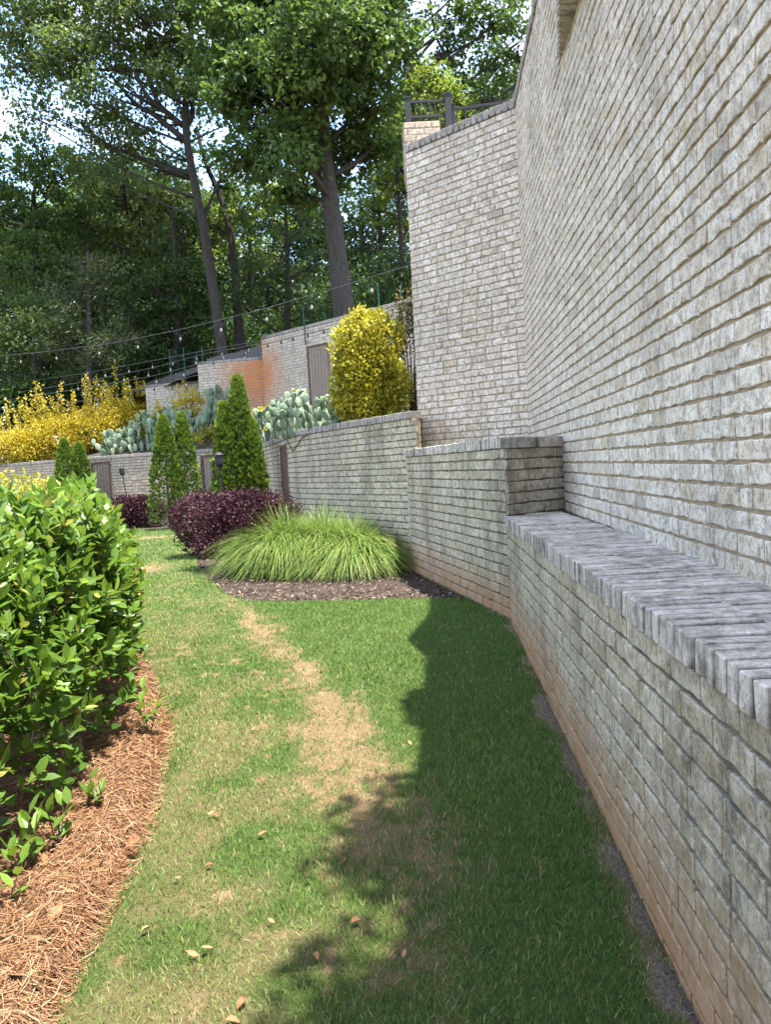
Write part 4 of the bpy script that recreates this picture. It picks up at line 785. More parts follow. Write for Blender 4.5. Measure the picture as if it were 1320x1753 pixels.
# ---- prickly pear
k = NT('cactus_pad'); oi = k.n('ShaderNodeObjectInfo').outputs['Random']
M_PAD = k.done(k.bsdf(k.mix(k.ramp(k.noise(40, 3), [(0.4, 0.0), (0.6, 0.3)]), k.ramp(oi, [(0, (0.11, 0.17, 0.095)), (0.5, (0.17, 0.235, 0.145)), (1, (0.25, 0.315, 0.205))]), (0.25, 0.30, 0.2)), 0.6, 0.3, k.bump(k.noise(55, 2), 0.3, 0.01)))
M_FLOWER = plain_mat('yellow_petal', (0.75, 0.6, 0.05), 0.6, 0.2, 0.15, 30, 0)
def pad_mesh(seed):
    g = np.random.default_rng(seed); na, nr = 12, 4; V = [[0, 0, 0]]
    def prof(a): return 0.5*(0.62+0.38*math.sin((a-0.5)*1.0)) 
    rings = []
    # outline: obovate in x/z, thickness in y
    for side in (1, -1):
        for r in (0.55, 0.88):
            for q in range(na):
                th = 2*math.pi*q/na; z = 0.5-0.5*math.cos(th); w = 0.34*math.sin(th)*(0.72+0.38*z); V.append([w*r, side*0.055*(1-r*r*0.8), 0.5+(z-0.5)*r])
        V.append([0, side*0.06, 0.5])
    V = np.array(V[1:]); b2 = 2*na+1; rim = []
    for q in range(na):
        th = 2*math.pi*q/na; z = 0.5-0.5*math.cos(th); w = 0.34*math.sin(th)*(0.72+0.38*z); rim.append([w, g.normal(0, 0.008), z])
    V = np.vstack([V, rim]); r0_ = 2*b2; Q = []; T = []
    for q in range(na):
        n_ = (q+1) % na
        Q += [[q, n_, na+n_, na+q], [na+q, na+n_, r0_+n_, r0_+q], [b2+n_, b2+q, b2+na+q, b2+na+n_], [b2+na+n_, b2+na+q, r0_+q, r0_+n_]]
        T += [[2*na, n_, q], [b2+2*na, b2+q, b2+n_]]
    return mesh_np('pad', V, Q, T, mat=M_PAD, smooth=True)
PADS = [pad_mesh(s) for s in range(3)]
flm = Acc(); 
for q in range(7):
    a = q*6.28/7; d_ = np.array([math.cos(a), math.sin(a), 0.8]); s_ = np.array([-math.sin(a), math.cos(a), 0]); flm.add(np.array([[0, 0, 0], d_*0.6+s_*0.3, d_, d_*0.6-s_*0.3]), [[0, 1, 2, 3]])
FLOWER = flm.mesh('flower', M_FLOWER)
def cactus(label, center, wx, wy, roots, levels, size, maxn=90, fl=3):
    o = tag(empty('prickly_pear', tuple(center)), label, 'cactus', 'prickly pear cacti on the terrace'); cnt = [0]; tips = []
    def grow(p, tilt, az, lv, s):
        if cnt[0] >= maxn: return
        cnt[0] += 1; up_v = unit(np.array([math.cos(tilt[1])*math.sin(tilt[0]), math.sin(tilt[1])*math.sin(tilt[0]), math.cos(tilt[0])]))
        sd = unit(np.cross(up_v, np.array([math.cos(az), math.sin(az), 0.1]))); nn = np.cross(up_v, sd)
        Mx = Matrix([[sd[i]*s, nn[i]*s, up_v[i]*s, p[i]] for i in range(3)]+[[0, 0, 0, 1]])
        link('pad', PADS[int(rng.integers(3))], o, Mx)
        if lv <= 1: tips.append((p+up_v*s, up_v)); return
        for b_ in range(int(rng.choice([1, 2, 2, 3]))):
            off = rng.uniform(-0.28, 0.28); q = p+up_v*s*(0.93-0.9*off*off)+sd*s*off
            grow(q, (min(1.1, abs(tilt[0]*0.6+off*1.5+rng.normal(0, 0.2))), tilt[1]+rng.normal(0, 0.8) if off > 0 else tilt[1]+2.6+rng.normal(0, 0.8)), az+rng.normal(0, 0.7), lv-1, s*rng.uniform(0.85, 1.02))
    for r_ in range(roots):
        a = rng.uniform(0, 6.28); q = rng.random()**0.5; p = np.array([center[0]+wx*q*math.cos(a), center[1]+wy*q*math.sin(a), 0.0]); p[2] = tz(p[0], p[1])-0.03; grow(p, (rng.uniform(0, 0.5)*q+0.05, a), rng.uniform(0, 3.14), int(rng.integers(max(1, levels-1), levels+1)), size*rng.uniform(0.85, 1.15))
    for q in range(min(fl, len(tips))):
        tp, uv = tips[int(rng.integers(len(tips)))]; link('flower', FLOWER, o, Matrix.Translation(Vector(tp)) @ Matrix.Scale(0.06, 4))
def cac(x, d, wx, wy, roots, lv, size, mx_, lab, fl=3):
    c = atd(x, 720, d); cactus(lab, (c[0], c[1], tz(c[0], c[1])-0.02), wx, wy, roots, lv, size, mx_, fl)
cac(526, 14.6, 0.78, 0.75, 90, 4, 0.22, 300, 'large grey-green prickly pear sprawling left of the big golden shrub', 6)
cac(583, 13.0, 0.28, 0.4, 12, 4, 0.25, 55, 'upright prickly pear clump touching the big golden shrub', 2)
cac(478, 17.8, 0.55, 0.9, 40, 4, 0.26, 190, 'prickly pear clump just right of the big arborvitae top', 3)
cac(556, 13.45, 0.40, 0.30, 22, 2, 0.23, 50, 'low row of prickly pear pads along the terrace coping', 1)
cac(505, 14.6, 0.30, 0.30, 16, 3, 0.23, 50, 'prickly pear clump where the terrace coping starts to curve', 2)
cac(345, 25.6, 1.0, 0.6, 64, 4, 0.33, 230, 'prickly pear between the pair of arborvitae and the big one', 3)
cac(248, 26.6, 0.85, 0.5, 60, 4, 0.33, 230, 'broad prickly pear left of the pair of arborvitae', 5)
cac(203, 27.0, 0.6, 0.5, 36, 3, 0.32, 110, 'low prickly pear clump at the left end of the cactus row', 2)

# ================================================================== arborvitae
G_ARB = leaf_mat('arborvitae_spray', [(0, (0.035, 0.070, 0.010)), (0.45, (0.095, 0.165, 0.02)), (0.8, (0.19, 0.27, 0.03)), (1, (0.27, 0.34, 0.05))], 0.25, rough=0.55)
def arborvitae(label, c, tops, n, group='clipped arborvitae along the far wall'):
    """tops: list of (dx, height, radius) leaders growing from one base"""
    o = tag(empty('arborvitae', (c[0], c[1], 0)), label, 'conifer', group); acc = Acc(); st = Acc()
    for dx, H, Rr in tops:
        f = rng.random(n)**0.62; z = 0.08+f*(H-0.08); f = (z/H); r = Rr*np.minimum(1, 0.72+f*2.2)*(1-f)**0.72*(1+0.16*np.sin(z*9+dx*7)*rng.normal(0.3, 0.6, n)); a = rng.uniform(0, 6.28, n)
        rr = r*(1-0.35*rng.random(n)**2.5)+0.03; P0 = np.stack([c[0]+dx*(1-0.3*(1-f))+rr*np.cos(a), c[1]+rr*np.sin(a), z], -1)
        out = np.stack([np.cos(a), np.sin(a), 0.9+0.8*f], -1); out = unit(out+rng.normal(0, 0.25, (n, 3))); fan = unit(np.cross(out, sph(n)))
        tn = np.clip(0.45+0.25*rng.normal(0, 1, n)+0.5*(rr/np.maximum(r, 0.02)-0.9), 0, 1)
        for q in range(7):
            g_ = (q-3)/3; d_ = unit(out+fan*g_*0.9); st_ = P0+out*0.012*abs(3-q)*0.3
            leaves_diamond(acc, st_, d_, np.cross(out, fan), 0.085*(1.15-0.35*abs(g_))*rng.uniform(0.8, 1.2, n), np.full(n, 0.026), np.clip(tn+rng.normal(0, 0.08, n), 0, 1), 0.1)
        tube(st, np.array([[c[0]+dx*0.5, c[1], 0], [c[0]+dx, c[1], H*0.9]]), [0.05, 0.008], 6)
    acc.obj('crown', G_ARB, o); st.obj('trunk', M_STEM, o, True); return o
c = atd(128, 860, 24.3); arborvitae('leftmost small twin-topped arborvitae beside the herringbone panel', c, [(-0.22, 2.85, 0.60), (0.24, 2.7, 0.62)], 2300)
c = atd(290, 890, 21.6); arborvitae('pointed arborvitae, left one of the touching pair', c, [(0, 3.2, 0.60)], 2900)
c = atd(322, 885, 22.0); arborvitae('slimmer arborvitae, right one of the touching pair', c, [(0, 3.3, 0.52)], 2600)
c = atd(414, 880, 16.4); arborvitae('biggest arborvitae with a double pointed top behind the purple shrub', c, [(0.08, 3.55, 0.50), (-0.25, 3.0, 0.50), (0.32, 2.6, 0.42)], 3000)

# ================================================================== purple shrubs and fountain grass
G_PURP = leaf_mat('burgundy_leaf', [(0, (0.018, 0.008, 0.012)), (0.5, (0.050, 0.018, 0.026)), (0.85, (0.10, 0.034, 0.042)), (1, (0.16, 0.06, 0.07))], 0.2, rough=0.55, spec=0.25)
c = atd(426, 930, 12.2); make_shrub('loropetalum', 'large burgundy-leaved shrub behind the fountain grass', 'shrub', (c[0], c[1], 0.69), (0.92, 0.92, 0.63), 14000, 0.052, 0.036, G_PURP, 'burgundy shrubs', noise_amp=0.22, shell=0.4, zmin=0.03, tone0=0.5, blobs=((0, 0, 0, 0.82), (-0.5, -0.2, 0.15, 0.5), (0.5, -0.15, 0.2, 0.5), (0.05, -0.35, 0.35, 0.55), (-0.3, -0.5, -0.3, 0.5), (0.35, -0.5, -0.25, 0.5)))
c = atd(345, 905, 14.0); make_shrub('loropetalum', 'burgundy shrub tucked between the big purple shrub and the arborvitae pair', 'shrub', (c[0], c[1], 0.62), (0.55, 0.6, 0.60), 6000, 0.052, 0.036, G_PURP, 'burgundy shrubs', noise_amp=0.2, shell=0.4, zmin=0.03, tone0=0.5)
for x, rx, lab in ((205, 0.75, 'small burgundy shrub below the herringbone panel'), (245, 0.7, 'small burgundy shrub left of the arborvitae pair')):
    c = atd(x, 880, 23.4); make_shrub('loropetalum', lab, 'shrub', (c[0], c[1], 0.5), (rx, 0.5, 0.5), 3800, 0.075, 0.05, G_PURP, 'burgundy shrubs', noise_amp=0.25, zmin=0.03, tone0=0.6)
G_FOUNT = leaf_mat('fountain_blade', [(0, (0.06, 0.12, 0.022)), (0.5, (0.145, 0.24, 0.042)), (0.85, (0.27, 0.36, 0.08)), (1, (0.42, 0.40, 0.17))], 0.35, rough=0.45)
def fountain(label, c, n, H, spread, rr=0.28):
    o = tag(empty('fountain_grass', (c[0], c[1], 0)), label, 'ornamental grass', 'fountain grass clumps'); a = rng.uniform(0, 6.28, n); q = rng.random(n)**0.5; base = np.stack([c[0]+rr*q*np.cos(a), c[1]+rr*q*np.sin(a), np.full(n, 0.01)], -1)
    az = a+rng.normal(0, 0.5, n); Ln = H*rng.uniform(0.75, 1.3, n); reach = spread*np.clip(q*0.85+0.30+rng.normal(0, 0.15, n), 0.12, 1.25); w0 = rng.uniform(0.0032, 0.006, n); P_ = []
    ns = 8; hd = np.stack([np.cos(az), np.sin(az), np.zeros(n)], -1); sd = np.stack([-np.sin(az), np.cos(az), np.zeros(n)], -1)
    for i_ in range(ns):
        t = i_/(ns-1); hx_ = reach*(t**1.55); hz = Ln*(t-0.98*np.clip(reach/Ln, 0, 1.0)**0.8*t**2.3); hz = np.maximum(hz, 0.02*t); p_ = base+hd*hx_[:, None]+np.stack([0*hz, 0*hz, hz], -1); ww_ = (w0*(1-t**2.5)+0.0006)[:, None]; P_ += [p_-sd*ww_, p_+sd*ww_]
    V = np.stack(P_, 1); b_ = np.arange(n)[:, None]*2*ns; acc = Acc(); Q = np.concatenate([b_+np.array([2*i_, 2*i_+1, 2*i_+3, 2*i_+2]) for i_ in range(ns-1)]); acc.add(V.reshape(-1, 3), Q, None, 0.5)
    t_ = np.clip(0.5+rng.normal(0, 0.2, n), 0, 1); t_[rng.random(n) < 0.04] = 1.0; acc.tq[-1] = np.concatenate([np.clip(t_+0.25*(i_/(ns-1)-0.4), 0, 1) for i_ in range(ns-1)])
    acc.obj('blades', G_FOUNT, o)
    ac = Acc(); m_ = 60; aa = rng.uniform(0, 6.28, m_); qq = rng.random(m_)**0.5*rr
    for i_ in range(m_): b0 = np.array([c[0]+qq[i_]*math.cos(aa[i_]), c[1]+qq[i_]*math.sin(aa[i_]), 0]); tube(ac, np.array([b0, b0+np.array([0.05*math.cos(aa[i_]), 0.05*math.sin(aa[i_]), 0.16])]), [0.008, 0.005], 4)
    ac.obj('crown_base', M_STEM, o); return o
c = atz(492, 976, 0); fountain('left fountain grass mound spilling beside the burgundy shrub', c, 5200, 1.10, 0.84, 0.34)
c = atz(556, 974, 0); fountain('middle fountain grass mound in front of the terrace wall', c, 4400, 1.10, 0.84, 0.32)
c = atz(610, 976, 0); fountain('right fountain grass mound nearest the wall corner', c, 4600, 0.98, 0.86, 0.30)

# ================================================================== the big hedge
G_HEDGE = leaf_mat('glossy_leaf', [(0, (0.035, 0.085, 0.014)), (0.35, (0.065, 0.14, 0.02)), (0.7, (0.13, 0.225, 0.03)), (0.93, (0.235, 0.32, 0.045)), (1, (0.45, 0.36, 0.10))], 0.34, rough=0.42, spec=0.35, tcol=(0.27, 0.40, 0.04))
hedge = tag(empty('hedge', (-2.3, 4.2, 0)), 'dense glossy bright green hedge beside the lawn at left', 'hedge')
n = 2900; dd = 1.7+5.9*rng.random(n)**1.15; ph = math.pi*np.where(rng.random(n) < 0.62, rng.random(n)**1.0*0.48, 0.48+0.42*rng.random(n)); endf = np.clip((7.6-dd)/0.9, 0.02, 1)**0.5*np.clip((dd-1.5)/0.4, 0.1, 1)**0.5
hw = 0.78*endf; cxh = hx(dd)-0.78; topz = (1.32+0.10*fbm(dd*1.3, dd*0+2)+0.02*dd*0)*(0.75+0.25*endf)
lump = 1+0.16*(fbm(dd*2.6+3, ph*2.4)-0.5)*2
sx_ = np.sign(np.cos(ph))*np.abs(np.cos(ph))**0.55; sz_ = np.abs(np.sin(ph))**0.5
zb_ = 0.08+zg(dd); surf = np.stack([cxh+hw*sx_*lump, dd, zb_+(topz-zb_)*sz_*np.clip(lump, 0.92, 1.06)], -1)
nrm = unit(np.stack([np.sign(np.cos(ph))*np.abs(np.cos(ph))**1.2, 0.25*rng.normal(0, 1, n)-0.15, np.abs(np.sin(ph))**1.2+0.05], -1))
deep = rng.random(n)**2*0.26; tipp = surf-nrm*deep[:, None]+rng.normal(0, 0.025, (n, 3))
sdir = unit(nrm*0.75+np.array([0, 0, 0.75])+rng.normal(0, 0.38, (n, 3))); sl_ = rng.uniform(0.10, 0.22, n); tipp = tipp+sdir*rng.uniform(0, 0.09, n)[:, None]*(deep < 0.06)[:, None]
LP, LD, LN, LL, LW, LT, LO = [], [], [], [], [], [], []
nlf = 9
for q in range(nlf):
    f = q/(nlf-1); p = tipp-sdir*(sl_*(1-f))[:, None]; az = q*2.4+rng.uniform(0, 6.28, n)*0.15; a1 = unit(np.cross(sdir, np.array([0.3, 0.2, 1.0]))); a2 = np.cross(sdir, a1); rad_ = a1*np.cos(az)[:, None]+a2*np.sin(az)[:, None]
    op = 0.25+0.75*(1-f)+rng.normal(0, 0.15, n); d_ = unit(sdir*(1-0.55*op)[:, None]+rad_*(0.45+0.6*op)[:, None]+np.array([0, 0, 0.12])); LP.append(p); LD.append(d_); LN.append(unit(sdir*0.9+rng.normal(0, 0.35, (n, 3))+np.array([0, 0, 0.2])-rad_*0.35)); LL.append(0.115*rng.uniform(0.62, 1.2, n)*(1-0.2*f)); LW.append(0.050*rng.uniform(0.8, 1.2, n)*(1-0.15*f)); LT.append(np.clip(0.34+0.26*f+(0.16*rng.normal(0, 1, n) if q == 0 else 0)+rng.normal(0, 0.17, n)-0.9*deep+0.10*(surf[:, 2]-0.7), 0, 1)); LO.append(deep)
LP, LD, LN, LL, LW, LT, LO = [np.concatenate(v) for v in (LP, LD, LN, LL, LW, LT, LO)]
ok = LP[:, 2] > 0.07+zg(LP[:, 1]); LP, LD, LN, LL, LW, LT, LO = [v[ok] for v in (LP, LD, LN, LL, LW, LT, LO)]
LT[rng.random(len(LT)) < 0.012] = 1.0
px, py, w_ = proj(LP); dist = np.linalg.norm(LP-EYE, axis=1)
score = np.where((px > 5) & (px < 300) & (py > 800) & (py < 1600) & (LO < 0.03), LL/dist, 0); big = np.argsort(-score)[:300]
msk = np.ones(len(LP), bool); msk[big] = False
acc = Acc(); leaves_full(acc, LP[msk], LD[msk], LN[msk], LL[msk], LW[msk], LT[msk]); o = acc.obj('leaf_remainder', G_HEDGE, hedge); o['kind'] = 'stuff'
LM = []
for i_ in range(4):
    for tn in (0.3, 0.45, 0.6, 0.75): LM.append(mesh_np('leaf', LS[i_], None, LEAFT, tt=np.full(8, tn), mat=G_HEDGE))
def leaf_obj(parent, P, Dv, Nv, L, W, tone, name='leaf', meshes=None):
    Dv = unit(Dv); S = unit(np.cross(Nv, Dv)); N2 = np.cross(Dv, S); ms = meshes or LM
    k_ = int(rng.integers(4))*4+int(np.clip(round((tone-0.3)/0.15), 0, 3)) if meshes is None else int(rng.integers(len(ms)))
    Mx = Matrix([[Dv[i]*L, S[i]*W, N2[i]*W, P[i]] for i in range(3)]+[[0, 0, 0, 1]]); return link(name, ms[k_], parent, Mx)
for i_ in big: leaf_obj(hedge, LP[i_], LD[i_], LN[i_], LL[i_], LW[i_], LT[i_])
st = Acc()
for i_ in range(0, n, 2): tube(st, np.array([tipp[i_]-sdir[i_]*(sl_[i_]+0.12)-nrm[i_]*0.1, tipp[i_]-sdir[i_]*sl_[i_]*0.5, tipp[i_]]), [0.004, 0.003, 0.0018], 3, cap=False)
for d_ in np.arange(2.1, 7.2, 0.34):
    for q in range(3):
        b0 = np.array([hx(d_)-0.78+rng.normal(0, 0.15), d_, float(zg(d_))]); a = rng.uniform(0, 6.28); tube(st, np.array([b0, b0+np.array([0.2*math.cos(a), 0.2*math.sin(a), 0.5]), b0+np.array([0.5*math.cos(a), 0.45*math.sin(a), 1.15])]), [0.016, 0.011, 0.005], 5)
st.obj('stem', M_STEM, hedge, True)
# golden shrub peeking over the far end of the hedge
c = atd(20, 850, 9.5); make_shrub('golden_euonymus', 'golden shrub peeking over the top of the green hedge', 'shrub', (c[0]-0.1, c[1], 0.84), (0.95, 0.6, 0.82), 6500, 0.06, 0.034, leaf_mat('yellow_green_leaf', [(0, (0.16, 0.18, 0.015)), (0.5, (0.36, 0.36, 0.03)), (1, (0.62, 0.55, 0.08))], 0.35, tcol=(0.5, 0.5, 0.04)), 'golden shrubs', noise_amp=0.2, shell=0.3, shoots=14, shoot_h=0.2, shoot_n=16, zmin=0.05)
# sprouts in the pine straw
sp = [(255, 1262, 0.30, 12, 'leafy green sprout in pine straw by the lawn edge, farthest one'), (168, 1385, 0.20, 8, 'spindly sprout in the pine straw below the hedge middle'), (100, 1455, 0.22, 9, 'bright sprout in the pine straw, second from the bottom left'), (40, 1505, 0.30, 12, 'upright broad-leaved sprout at the hedge foot'), (8, 1565, 0.22, 8, 'sprout at the left picture edge in pine straw')]
for x, y, h, nl, lab in sp:
    b0 = atg(x, y, 0.05); o = tag(empty('sprout', tuple(b0)), lab, 'seedling', 'sprouts in the pine straw'); st = Acc()
    for s_ in range(3):
        a = rng.uniform(0, 6.28); tip = b0+np.array([0.07*math.cos(a), 0.07*math.sin(a), h*rng.uniform(0.5, 1.0)]); tube(st, np.array([b0, (b0+tip)/2+rng.normal(0, 0.01, 3), tip]), [0.004, 0.003, 0.002], 5)
        for q in range(nl//2):
            f = 0.3+0.7*q/max(1, nl//2-1); az = q*2.4+a; rd = np.array([math.cos(az), math.sin(az), 0.0]); leaf_obj(o, b0+(tip-b0)*f, unit(rd*(1.1-0.6*f)+np.array([0, 0, 0.35+0.55*f])), unit(np.array([0, 0, 1.0])-rd*0.4), 0.095*rng.uniform(0.7, 1.15), 0.042*rng.uniform(0.85, 1.1), rng.uniform(0.4, 0.78))
    st.obj('stem', M_STEM, o)
# fallen leaves
k = NT('dry_leaf'); M_DRY = k.done(k.bsdf(k.mix(k.ramp(k.noise(60, 4), [(0.35, 0.0), (0.65, 1.0)]), k.ramp(k.n('ShaderNodeObjectInfo').outputs['Random'], [(0, (0.14, 0.06, 0.03)), (0.5, (0.24, 0.115, 0.055)), (1, (0.33, 0.19, 0.10))]), (0.28, 0.14, 0.07)), 0.75, 0.2))
DM = [mesh_np('fallen_leaf', leaf_shape(dr, fo), None, LEAFT, mat=M_DRY) for dr, fo in ((0.5, 0.6), (-0.3, 0.35), (0.35, 0.9), (-0.5, 0.2))]
def dryleaf(x, y, L, label, z=0.03, group=None):
    p = atg(x, y, z); a = rng.uniform(0, 6.28); o = leaf_obj(None, p, np.array([math.cos(a), math.sin(a), rng.normal(0.1, 0.1)]), np.array([rng.normal(0, 0.2), rng.normal(0, 0.2), 1]), L, L*0.55, 0.5, 'fallen_leaf', DM); tag(o, label, 'fallen leaf', group or 'fallen leaves'); return o
for x, y, L, lab in ((85, 1578, 0.085, 'large curled tan leaf on the pine straw'), (15, 1665, 0.08, 'dry tan leaf on pine straw at bottom left'), (240, 1432, 0.075, 'pointed dry leaf at the pine straw and lawn edge'), (75, 1480, 0.07, 'brown leaf in the straw beside the sprouts')): dryleaf(x, y, L, lab, 0.085)
for x, y in ((355, 1395), (375, 1398), (352, 1482), (310, 1502), (258, 1588), (365, 1622), (340, 1636), (420, 1707), (385, 1745), (538, 1630), (450, 1350), (440, 1430), (430, 1250), (470, 1580), (600, 1580), (690, 1640), (705, 1275), (590, 1468)): dryleaf(x, y, rng.uniform(0.03, 0.05), 'small dry brown leaf lying on the lawn grass', 0.026, 'small dry leaves on the lawn')

# ================================================================== things on and around the walls
# garden torches
def torch(label, base, h, lean):
    o = tag(empty('garden_torch', tuple(base)), label, 'garden torch', 'garden torches'); b0 = np.array(base, float); ax = unit(np.array([lean, 0, 1.0])); top = b0+ax*h; s = 1.0
    acc = Acc(); tube(acc, np.array([b0-ax*0.1, top]), [0.016, 0.016], 8); acc.obj('pole', M_IRON, o)
    acc = Acc(); pr = [(0.0, 0.02), (0.02, 0.055), (0.06, 0.075), (0.2, 0.082), (0.22, 0.07)]; tube(acc, np.array([top+ax*a for a, _ in pr]), [r_ for _, r_ in pr], 12); acc.obj('lamp_bowl', M_IRON, o)
    acc = Acc(); tube(acc, np.array([top+ax*0.215, top+ax*0.25, top+ax*0.27]), [0.09, 0.05, 0.015], 12); acc.obj('cap', M_IRON, o)
b_ = atd(224, 890, 23.2); torch('slim black garden torch leaning before the far wall', (b_[0], b_[1], 0.0), 1.62, -0.10)
c = atd(380, 870, 13.3); torch('black garden torch between the big arborvitae and purple shrub', (c[0], c[1], 0), 1.62, 0.0)
# ground spotlights and a fallen stick
for x, y, lab in ((257, 897, 'small black ground spotlight left of the arborvitae pair foot'), (297, 900, 'small black ground spotlight right of the arborvitae pair foot')):
    b_ = atz(x, y, 0); o = tag(empty('ground_spotlight', tuple(b_)), lab, 'spotlight', 'ground spotlights'); acc = Acc(); tube(acc, np.array([b_, b_+[0, 0, 0.12]]), [0.012, 0.012], 6); acc.obj('stake', M_IRON, o); acc = Acc(); tube(acc, np.array([b_+[-0.08, 0.02, 0.1], b_+[0.02, 0, 0.18], b_+[0.10, -0.02, 0.24]]), [0.035, 0.05, 0.06], 10); acc.obj('head', M_IRON, o)
b_ = atz(325, 899, 0.04); acc = Acc(); tube(acc, np.array([b_+[-0.5, 0, 0.0], b_+[-0.1, 0.05, 0.03], b_+[0.3, 0, 0.0], b_+[0.55, 0.1, 0.06]]), [0.012, 0.018, 0.015, 0.008], 6); tag(acc.obj('stick', M_STEM), 'fallen stick on the mulch right of the arborvitae pair', 'stick')
# drip cable on the terrace wall
acc = Acc(); s0 = s_of(pl, 505)
pp = []
for px_, zz in ((497, ZL-0.12), (500, 2.0), (506, 1.86), (514, 1.95), (524, 2.08), (532, ZL-0.10)):
    p, t = path_at(pl, s_of(pl, px_)); pp.append([p[0]-t[1]*0.035, p[1]+t[0]*0.035, zz])
tube(acc, np.array(pp), 0.009, 6); tag(acc.obj('cable', M_IRON), 'black cable looping down the terrace wall below its coping', 'cable')
# river gravel strip behind the curved coping
acc = Acc(); n = 1500; ss_ = rng.uniform(s_of(pl, 520), plen(pl)-0.5, n); P = np.array([path_at(pl, s)[0]-np.array([-path_at(pl, s)[1][1], path_at(pl, s)[1][0]])*rng.uniform(0.3, 1.3) for s in ss_]); g = rng.uniform(0.02, 0.045, n)
for i_ in range(n): V, q, t = chamfer_box(i_ % 7, g[i_], g[i_], g[i_]*0.7, g[i_]*0.25, 0.002); acc.add(V+np.array([P[i_][0], P[i_][1], ZL-0.02+0.05*rng.random()]), q, t, rng.random())
tag(acc.obj('gravel', plain_mat('grey_gravel', (0.32, 0.31, 0.30), 0.9, 0.2, 0.35, 18, 0)), 'grey gravel behind the curved wall coping', 'gravel', kind='stuff')

# iron gate and fence over the tall wall, brick stub beside it
o = tag(empty('brick_pillar', (0.95, 12.35, 5.98)), 'short sunlit brick pillar at the end of the tall wall top', 'pillar'); fr = frame((-1, 0.0), (1.0, 12.2)); pp = np.array([[1.16, 12.15], [0.60, 12.15]]); acc = Acc(); prism(acc, [(0.60, 12.15), (1.16, 12.15), (1.16, 12.6), (0.60, 12.6)], 5.9, 6.80); acc.obj('mortar_core', M_MORT, o)
lay(o, course_bricks(pp, 6.0, 6.80, seed=140)+course_bricks(np.array([[0.60, 12.15], [0.60, 12.6]]), 6.0, 6.8, seed=141), brick_mat('pillar_tan_brick', (0.50, 0.42, 0.33), (0.42, 0.33, 0.24), (0.36, 0.30, 0.25), 0.2), 40, seed=142)  # the pillar has its own tan brick colour
def iron(name, label, p0, p1, z0, z1, posts, rails, nb):
    o = tag(empty(name, (*p0, z0)), label, name.split('_')[-1], 'iron gate and fence on the patio'); p0 = np.array(p0); p1 = np.array(p1); v = p1-p0; fr = frame(v, p0); S = np.linalg.norm(v)
    for s, w, ex in posts:
        a = Acc(); box(a, (s*S-w/2, -w/2, z0), (s*S+w/2, w/2, z1+ex), 0.5, fr); box(a, (s*S-w/2-0.008, -w/2-0.008, z1+ex), (s*S+w/2+0.008, w/2+0.008, z1+ex+0.02), 0.5, fr); a.obj('post', M_IRON, o)
    for z in rails: a = Acc(); box(a, (0.0, -0.016, z-0.02), (S, 0.016, z+0.02), 0.5, fr); a.obj('rail', M_IRON, o)
    for q in range(nb): s = (q+0.5)*S/nb; a = Acc(); box(a, (s-0.008, -0.008, z0+0.06), (s+0.008, 0.008, max(rails)-0.02), 0.5, fr); a.obj('baluster', M_IRON, o)
    return o
ga, gb = atd(699, 200, 12.7), atd(768, 200, 12.7); gz = atd(735, 171, 12.7)[2]
iron('iron_gate', 'black iron gate panel on the patio beside the brick pillar', (gb[0], gb[1]), (ga[0], ga[1]), 5.98, gz, [(0.0, 0.10, 0.06), (1.0, 0.09, 0.03)], (gz-0.02, gz-0.26), 8)
gc, gd = atd(775, 200, 12.72), atd(935, 200, 12.3); iron('iron_fence', 'black iron fence running behind the tall wall coping', (gd[0]+0.8, gd[1]), (gc[0], gc[1]), 5.98, gz-0.12, [(0.0, 0.07, 0.0), (0.5, 0.05, 0), (1.0, 0.09, 0.02)], (gz-0.16, gz-0.42), 16)
# patio shrubs that shade the lawn from the top of the tall wall
for q, (y, r_, lab) in enumerate(((2.4, 0.55, 'patio shrub leaning over the tall wall, second nearest'), (1.25, 0.6, 'patio shrub leaning over the tall wall, nearest'), (0.1, 0.6, 'patio shrub leaning over the tall wall above the viewer'), (3.95, 0.30, 'little patio shrub over the tall wall'))):
    make_shrub('patio_shrub', lab, 'shrub', (xt(y)+(0.22, 0.36, 0.42, 0.22)[q], y, ZT+r_*0.75), (r_, r_*1.05, r_*0.8), 2600, 0.10, 0.06, G_OAK, 'patio shrubs on top of the tall wall', noise_amp=0.3, shell=0.6)

# garden stakes with trellis wires
M_GREEN = plain_mat('green_coating', (0.018, 0.085, 0.055), 0.6, 0.3, 0.2, 20, 0)
stakes = [(289, 600, 660, 22.6, 'green garden stake at the left end of the wire trellis'), (313, 597, 662, 22.0, 'second green garden stake of the wire trellis'), (345, 595, 622, 22.2, 'green garden stake at the right end of the wire trellis'), (518, 527, 562, 19.2, 'lone green garden stake left of the oak trunk'), (556, 540, 560, 19.0, 'short green garden stake just left of the oak trunk'), (646, 487, 530, 17.8, 'green garden stake right of the oak trunk'), (685, 492, 520, 17.2, 'short green garden stake beside the tall wall')]
sp_ = []
for x, y0, y1, d, lab in stakes:
    d *= 1.25; a, b = atd(x, y0, d), atd(x+2, y1, d); g0 = float(min(b[2]-0.15, hillz(b[0], b[1])-0.1)); b = np.array([a[0]+0.03, a[1], g0]); acc = Acc(); tube(acc, np.array([b, a]), [0.02, 0.02], 8)
    for z in np.arange(b[2]+0.1, a[2], 0.12): tube(acc, np.array([[a[0]+0.015, a[1], z], [a[0]+0.015, a[1], z+0.02]]), [0.03, 0.03], 6)
    tube(acc, np.array([a, a+[0, 0, 0.04]]), [0.03, 0.008], 8); tag(acc.obj('garden_stake', M_GREEN), lab, 'garden stake', 'green garden stakes'); sp_.append((a, b))
acc = Acc()
